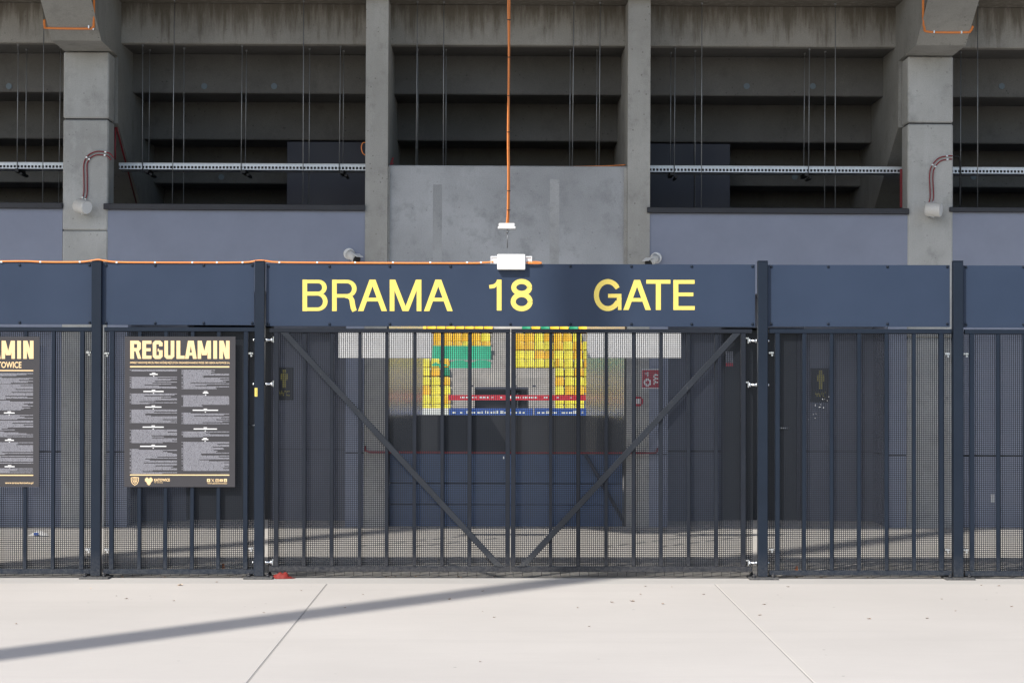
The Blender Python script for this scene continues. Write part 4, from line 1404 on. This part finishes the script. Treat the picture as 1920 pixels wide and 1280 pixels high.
# ================================================================== LITTER
# crumpled red rag under the left gate hinge
rg = random.Random(12)
rx0, ry0 = G(534, 1083.5); rx0 = px_x(534, 1080)
mb = MB()
NU, NV = 26, 14
vs = []
for j in range(NV + 1):
    for i in range(NU + 1):
        fx = i / NU * 2 - 1; fy = j / NV * 2 - 1
        h = max(0, 1 - (abs(fx + .18) ** 2.2) * 1.0) * max(0, 1 - fy * fy)
        fold = .5 + .5 * math.sin(7 * fx + 3.2 * fy + 1.3 * math.sin(5 * fy + 2 * fx)) * math.cos(4 * fy - 3 * fx)
        wob = rg.uniform(-.003, .003)
        vs.append((rx0 + fx * .088 * (1 - .25 * fy * fy), 16.855 + fy * .05 * (1 - .5 * max(0, fx)), .0005 + h * (.026 + .028 * fold) * (1.0 if fx < .35 else .55) + max(0, wob)))
fs = [(j * (NU + 1) + i, j * (NU + 1) + i + 1, (j + 1) * (NU + 1) + i + 1, (j + 1) * (NU + 1) + i) for j in range(NV) for i in range(NU)]
mb.add(vs, fs, True)
one('rag', 'crumpled red rag on the ground under the left hinge of the gate', 'rag', mb, M['rag'], (rx0, 16.855, 0))
# wrapper behind the left bay
wx, wy = G(72, 1003)
mb = MB()
mb.add([(wx - .09, wy - .05, .001), (wx + .02, wy - .07, .002), (wx + .11, wy - .03, .001), (wx - .07, wy + .05, .02), (wx + .0, wy + .04, .045), (wx + .08, wy + .06, .012), (wx - .02, wy - .01, .035)],
       [(0, 1, 6), (1, 2, 6), (2, 5, 6), (5, 4, 6), (4, 3, 6), (3, 0, 6)])
wr = one('wrapper', 'crumpled white wrapper with blue print on the floor behind the left bay', 'wrapper', mb, M['white_plastic'], (wx, wy, 0))
MB().box(wx - .03, wx + .02, wy - .085, wy - .075, .004, .03, .003).build('print', M['bluetarp'], wr)
# dry leaves
spots = [(338, 1097, 1.6, 0), (405, 1091, .8, 1), (170, 1103, .6, 0), (236, 1122, .9, 1), (325, 1126, .7, 1), (218, 1117, .5, 1), (905, 1108, .7, 1), (646, 1139, .6, 1), (680, 1114, .5, 1), (843, 1123, .9, 1), (927, 1157, .6, 1),
         (1185, 1127, 1.2, 1), (1148, 1129, 1.0, 1), (1201, 1114, .8, 1), (1210, 1099, .9, 1), (1243, 1132, .9, 1), (1318, 1114, .9, 1), (1083, 1139, .6, 1), (1105, 1174, .6, 1), (1432, 1133, .9, 1), (1477, 1100, .8, 1), (1425, 1153, .8, 1),
         (1629, 1160, .9, 1), (1738, 1159, .8, 1), (1792, 1145, .5, 1), (1897, 1137, .7, 1), (1872, 1098, .9, 1), (1766, 1123, .7, 1), (1840, 1097, .6, 1), (900, 1240, .6, 1), (30, 1169, .7, 1), (494, 1148, .6, 1), (565, 1107, .6, 1), (905, 1146, .5, 1), (1260, 1100, .5, 1)]
rg = random.Random(21)
for (px, py, s, d) in spots:
    x, y = G(px, py)
    zone = next(t_ for lim, t_ in ((200, 'near the cropped notice board'), (470, 'below the whole notice board'), (760, 'in front of the left gate hinges'), (1000, 'in front of the meeting gate stiles'), (1240, 'in front of the right gate leaf'), (1500, 'near the right joint in the slabs'), (1990, 'in front of the plain right bays')) if px < lim)
    L = .020 * s; a = rg.uniform(0, 6.28)
    ca, sa = math.cos(a), math.sin(a)
    base = [(-1, 0, .1), (-.5, .42, .55), (.2, .5, .35), (1, .05, .7), (.3, -.45, .2), (-.5, -.4, .6), (0, 0, .05)]
    vs = [(x + L * (p * ca - q * sa), y + L * (p * sa + q * ca), .0012 + .012 * s * r_ * rg.uniform(.6, 1.2)) for p, q, r_ in base]
    mb = MB().add(vs, [(6, i, (i + 1) % 6) for i in range(6)])
    big = px == 338
    one('dry_leaf', 'pale curled scrap, largest of the bits lying in front of the notice board bay' if big else 'tiny dry leaf scrap on the paving, ' + zone, 'leaf', mb, M['straw'] if not d else M['leaf'], (x, y, 0), 'F', None if big else 'dry leaf scraps on the paving, ' + zone)
rg = random.Random(77)
k = MB()
for q in range(70):
    px = rg.choice([rg.uniform(1450, 1565), rg.uniform(1450, 1780), rg.uniform(700, 950), rg.uniform(205, 470)]); x = px_x(px, 1080)
    y = FY + rg.uniform(.0, .09); L = rg.uniform(.004, .014); a = rg.uniform(0, 6.28)
    ca, sa = math.cos(a), math.sin(a)
    k.add([(x + L * (p_ * ca - q_ * sa), y + L * (p_ * sa + q_ * ca), .001 + L * r_) for p_, q_, r_ in ((-1, 0, .2), (0, .5, .8), (1, 0, .3), (0, -.5, .5))], [(0, 1, 2, 3)])
lt = k.build('leaf_litter', M['leaf']); lt.location = world_of('F', (0, 0, 0)); lt.rotation_euler = (0, -FALL, 0)
tag(lt, 'brown leaf crumbs gathered along the foot of the fence under the rails', 'leaf litter', None, 'stuff')
for (px, py, lab, c) in ((419, 1061, 'small orange leaf caught behind the bars of the notice board bay', 'rag'), (1493, 1065, 'small orange leaf caught behind the bars right of the gate', 'rag')):
    x, z = F(px, py, FY + .06)
    one('caught_leaf', lab, 'leaf', MB().add([(x - .012, FY + .055, z - .02), (x + .012, FY + .06, z - .016), (x + .008, FY + .062, z + .022), (x - .008, FY + .052, z + .018)], [(0, 1, 2), (0, 2, 3)]), M['orange'], (x, FY + .055, z))

# ================================================================== THE STAND ACROSS THE PITCH
OY, OT, OR_, OZ = 104.0, .80, .455, -1.0
far = thing('far_stand', 'sunlit concrete stand with coloured seats across the pitch, seen through the gate and passage', 'grandstand', (0, OY, OZ))


def row_front(j): return OY + OT * j, OZ + OR_ * j


for j in range(0, 18):
    y, z = row_front(j)
    MB().box(-26, 26, y, y + OT - .004, OZ - .6 if j == 0 else z - OR_ - .2, z, .01).build('terrace_step', M['farstand'], far)
MB().box(-26, 26, OY + OT * 18, OY + OT * 18 + .4, OZ - .6, OZ + OR_ * 18 + 2.5).build('rear_wall', M['farstand'], far)
# stairway flights up the aisle
xa0 = F(921, 650, 110)[0]; xa1 = F(964, 650, 110)[0]
for j in range(0, 17):
    y, z = row_front(j)
    MB().box(xa0, xa1, y + .4, y + OT - .006, z + .0005, z + OR_ / 2, .005).build('stair_step', M['farstand'], far)
for (c0, c1, ja, jb_) in ((840, 1040, 3, 8),):
    pass
# railing posts at the aisle
yv, zv = row_front(5)
for px in (885, 1001):
    x, z = F(px, 735, yv - .4)
    MB().box(x - .09, x + .09, yv - .45, yv - .35, OZ + OR_ * 3, F(px, 722, yv - .4)[1]).build('gate_pier', M['navy'], far)
# dark vomitory box in the middle of the stand
bx0_, bz1_ = F(890, 726, OY - .6); bx1_, bz0_ = F(990, 772, OY - .6)
vb = thing('dugout', 'dark players dugout at the foot of the far stand', 'dugout', ((bx0_ + bx1_) / 2, OY - .8, bz0_))
MB().box(bx0_, bx1_, OY - 1.2, OY - .2, bz1_ - .12, bz1_, .02).build('roof', M['navy'], vb)
MB().box(bx0_ + .03, bx1_ - .03, OY - .6, OY - .25, bz0_ - 1.0, bz1_ - .125).build('rear_panel', M['darkwall'], vb)
for xx in (bx0_, bx1_ - .08):
    MB().box(xx + .002, xx + .078, OY - 1.18, OY - .24, bz0_ - 1.0, bz1_ - .125).build('side_panel', M['dark'], vb)
# pitch-side boards
for (c0, c1, mt, lab) in ((790, 841, 'white_plastic', 'white advertising board at the left end of the pitch edge'), (842, 1000, 'bluetarp', 'blue advertising board with white lettering beside the pitch, left of the pair'), (1001.5, 1110, 'bluetarp', 'blue advertising board with white lettering beside the pitch, right of the pair')):
    yb_ = OY - 3.2
    x0, z1 = F(c0, 765.5, yb_); x1, z0 = F(c1, 784, yb_)
    ab = thing('advertising_board', lab, 'advertising board', ((x0 + x1) / 2, yb_, z0), 'F', 'boards along the far touchline')
    MB().box(x0, x1, yb_, yb_ + .12, z0 - 1.2, z1, .01).build('face', M[mt], ab)
    if mt == 'bluetarp':
        k = MB(); rg2 = random.Random(int(c0)); x = x0 + .15
        while x < x1 - .4:
            wl = rg2.uniform(.06, .16)
            if rg2.random() < .8: k.box(x, x + wl, yb_ - .01, yb_ - .001, z1 - .24, z1 - rg2.uniform(.10, .16))
            x += wl + .06
        k.build('lettering', M['white_print'], ab)
# red and white tape
yt_ = OY - 1.6
x0, z1 = F(840, 740.5, yt_); x1, z0 = F(1098, 750.5, yt_)
tp = thing('barrier_tape', 'red tape with white lettering stretched in front of the far stand', 'tape', ((x0 + x1) / 2, yt_, z0))
MB().box(x0, x1, yt_, yt_ + .01, z0, z1).build('band', M['tape'], tp)
k = MB(); rg2 = random.Random(5); x = x0 + .1
while x < x1 - .3:
    wl = rg2.uniform(.05, .13)
    if rg2.random() < .72: k.box(x, x + wl, yt_ - .006, yt_ - .001, z0 + .09, z0 + .20)
    x += wl + .05
k.build('lettering', M['white_print'], tp)
for xx in (x0 + .02, x1 - .06, (x0 + x1) / 2):
    MB().box(xx, xx + .05, yt_ + .012, yt_ + .05, OZ - .6, z1 + .1).build('stake', M['rod'], tp)
# green banner over the seats
yb_ = row_front(8)[0] - .2
x0, z1 = F(811, 648, yb_); x1, z0 = F(921, 690, yb_)
k = MB()
vs = []; NX = 16
for j in range(5):
    for i in range(NX + 1):
        fx = i / NX; fz = j / 4
        sag = .10 * math.sin(math.pi * fx) * (1 - fz)
        vs.append((x0 + (x1 - x0) * fx, yb_ - (1 - fz) * .9 - .05 * math.sin(fx * 17) * (1 - abs(fz - .5)), z0 + (z1 - z0) * fz - sag * .3))
fs = [(j * (NX + 1) + i, j * (NX + 1) + i + 1, (j + 1) * (NX + 1) + i + 1, (j + 1) * (NX + 1) + i) for j in range(4) for i in range(NX)]
k.add(vs, fs, True)
n0 = len(k.v)
k.add([(p[0], p[1] + .02, p[2]) for p in vs], [f[::-1] for f in fs], True)
one('banner', 'green cloth banner hung over the seats left of the aisle in the far stand', 'banner', k, M['greenbanner'], ((x0 + x1) / 2, yb_, z0))

# seats: one of each colour with back and pan, then copies
def make_seat(mat):
    back = MB()
    n = 6
    vs = []
    for j, z in enumerate((.0, .26, .44, .485)):
        for i in range(n + 1):
            a = (i / n - .5) * 2
            wd = .226 * (1 if j < 2 else .97 if j == 2 else .84)
            vs.append((a * wd, .42 - .05 * a * a + .05 * j * .4, z))
    fs = [(j * (n + 1) + i, j * (n + 1) + i + 1, (j + 1) * (n + 1) + i + 1, (j + 1) * (n + 1) + i) for j in range(3) for i in range(n)]
    back.add(vs, fs, True)
    back.add([(v[0], v[1] + .03, v[2]) for v in vs], [f[::-1] for f in fs], True)
    pan = MB().box(-.205, .205, .02, .40, .06, .10, .02)
    pan.box(-.03, .03, .30, .38, .0, .06)
    return back, pan


seat_src = {}


def place_seat(px, j, colour, label):
    y, z = row_front(j)
    x = F(px, 650, y + .3)[0]
    key = colour
    o = bpy.data.objects.new('stadium_seat', None); COL.objects.link(o)
    o.location = world_of('F', (x, y + .25, z + .005)); o.rotation_euler = (0, -FALL, 0)
    tag(o, label, 'seat', 'plastic seats in the far stand')
    if key not in seat_src:
        b_, p_ = make_seat(M[colour])
        FRAME[o.name] = Vector((0, 0, 0))
        s1 = b_.build('seat_back', M[colour], o); s2 = p_.build('seat_pan', M[colour], o)
        seat_src[key] = (s1, s2)
    else:
        for s in seat_src[key]:
            c = s.copy(); COL.objects.link(c); c.parent = o
    return o


cname = {'seat_y': 'bright yellow', 'seat_o': 'amber yellow', 'seat_g': 'green'}
def seat_row_of(py):               # row whose seats' middle shows at this photo height
    best, bj = 1e9, 0
    for j in range(18):
        y, z = row_front(j)
        yy = 694 - (z + .28 - EYE) / (y + .5) * FPX
        if abs(yy - py) < best: best, bj = abs(yy - py), j
    return bj


rg = random.Random(31)
occupied = set()
def fill(px0, px1, py0, py1, cols, where):
    j0, j1 = seat_row_of(py1), seat_row_of(py0)
    for j in range(j0, j1 + 1):
        step = .5 / ((row_front(j)[0] + .5) / FPX)
        n = max(1, int(round((px1 - px0) / step)))
        for k in range(n):
            px = px0 + step * (k + .5)
            if (j, round(px / 9)) in occupied or (j, round(px / 9) + 1) in occupied: continue
            occupied.add((j, round(px / 9)))
            c = rg.choice(cols)
            place_seat(px, j, c, f'{cname[c]} seat, {ordw[min(k, 9)]} from left in the {ordw[j - j0]} row up, {where}')


fill(782, 918, 606, 616, ['seat_o', 'seat_o', 'seat_y', 'seat_o', 'seat_g'], 'top rows left of aisle')
fill(978, 1115, 606, 616, ['seat_o', 'seat_o', 'seat_y', 'seat_o', 'seat_g'], 'top rows right of aisle')
fill(812, 918, 628, 642, ['seat_o', 'seat_o', 'seat_o', 'seat_y'], 'rows above green banner')
fill(966, 1100, 628, 642, ['seat_o', 'seat_o', 'seat_y'], 'upper rows right of aisle')
fill(966, 1112, 652, 674, ['seat_y', 'seat_y', 'seat_o'], 'middle rows right of aisle')
fill(1040, 1112, 688, 735, ['seat_y', 'seat_y', 'seat_o'], 'lower right block')
fill(1040, 1100, 748, 760, ['seat_y'], 'front lower right rows')
fill(770, 842, 676, 700, ['seat_y', 'seat_y', 'seat_o', 'seat_g'], 'block left of green banner')
fill(770, 842, 705, 768, ['seat_y', 'seat_y', 'seat_y', 'seat_o'], 'lower left block')

# ================================================================== FLOODLIGHT MASTS BEHIND THE PHOTOGRAPHER (their shadows cross the paving)
SD = Vector((math.sin(R(SUN_AZ)), math.cos(R(SUN_AZ))))
for (cx, lab) in ((.72, 'tall grey floodlight mast whose shadow crosses the paving and the gate sign'), (-5.02, 'tall grey floodlight mast whose shadow falls behind the left fence bays')):
    p = Vector((cx, FY)) - SD * 20.0
    t = thing('floodlight_mast', lab, 'floodlight mast', (p.x, p.y, 0), 'F', 'floodlight masts')
    MB().tube([(p.x, p.y, .03), (p.x, p.y, 33)], [.225, .20], 20).build('pole', M['galv'], t)
    MB().box(p.x - .35, p.x + .35, p.y - .35, p.y + .35, 0, .03, .005).build('base_plate', M['galv'], t)
    MB().box(p.x - 1.1, p.x + 1.1, p.y - .08, p.y + .08, 33.01, 33.2, .01).build('crossarm', M['galv'], t)
    for k in range(4):
        MB().box(p.x - 1.0 + .55 * k, p.x - .6 + .55 * k, p.y - .1, p.y + .2, 33.21, 33.6, .02).build('lamp_head', M['darkwall'], t)
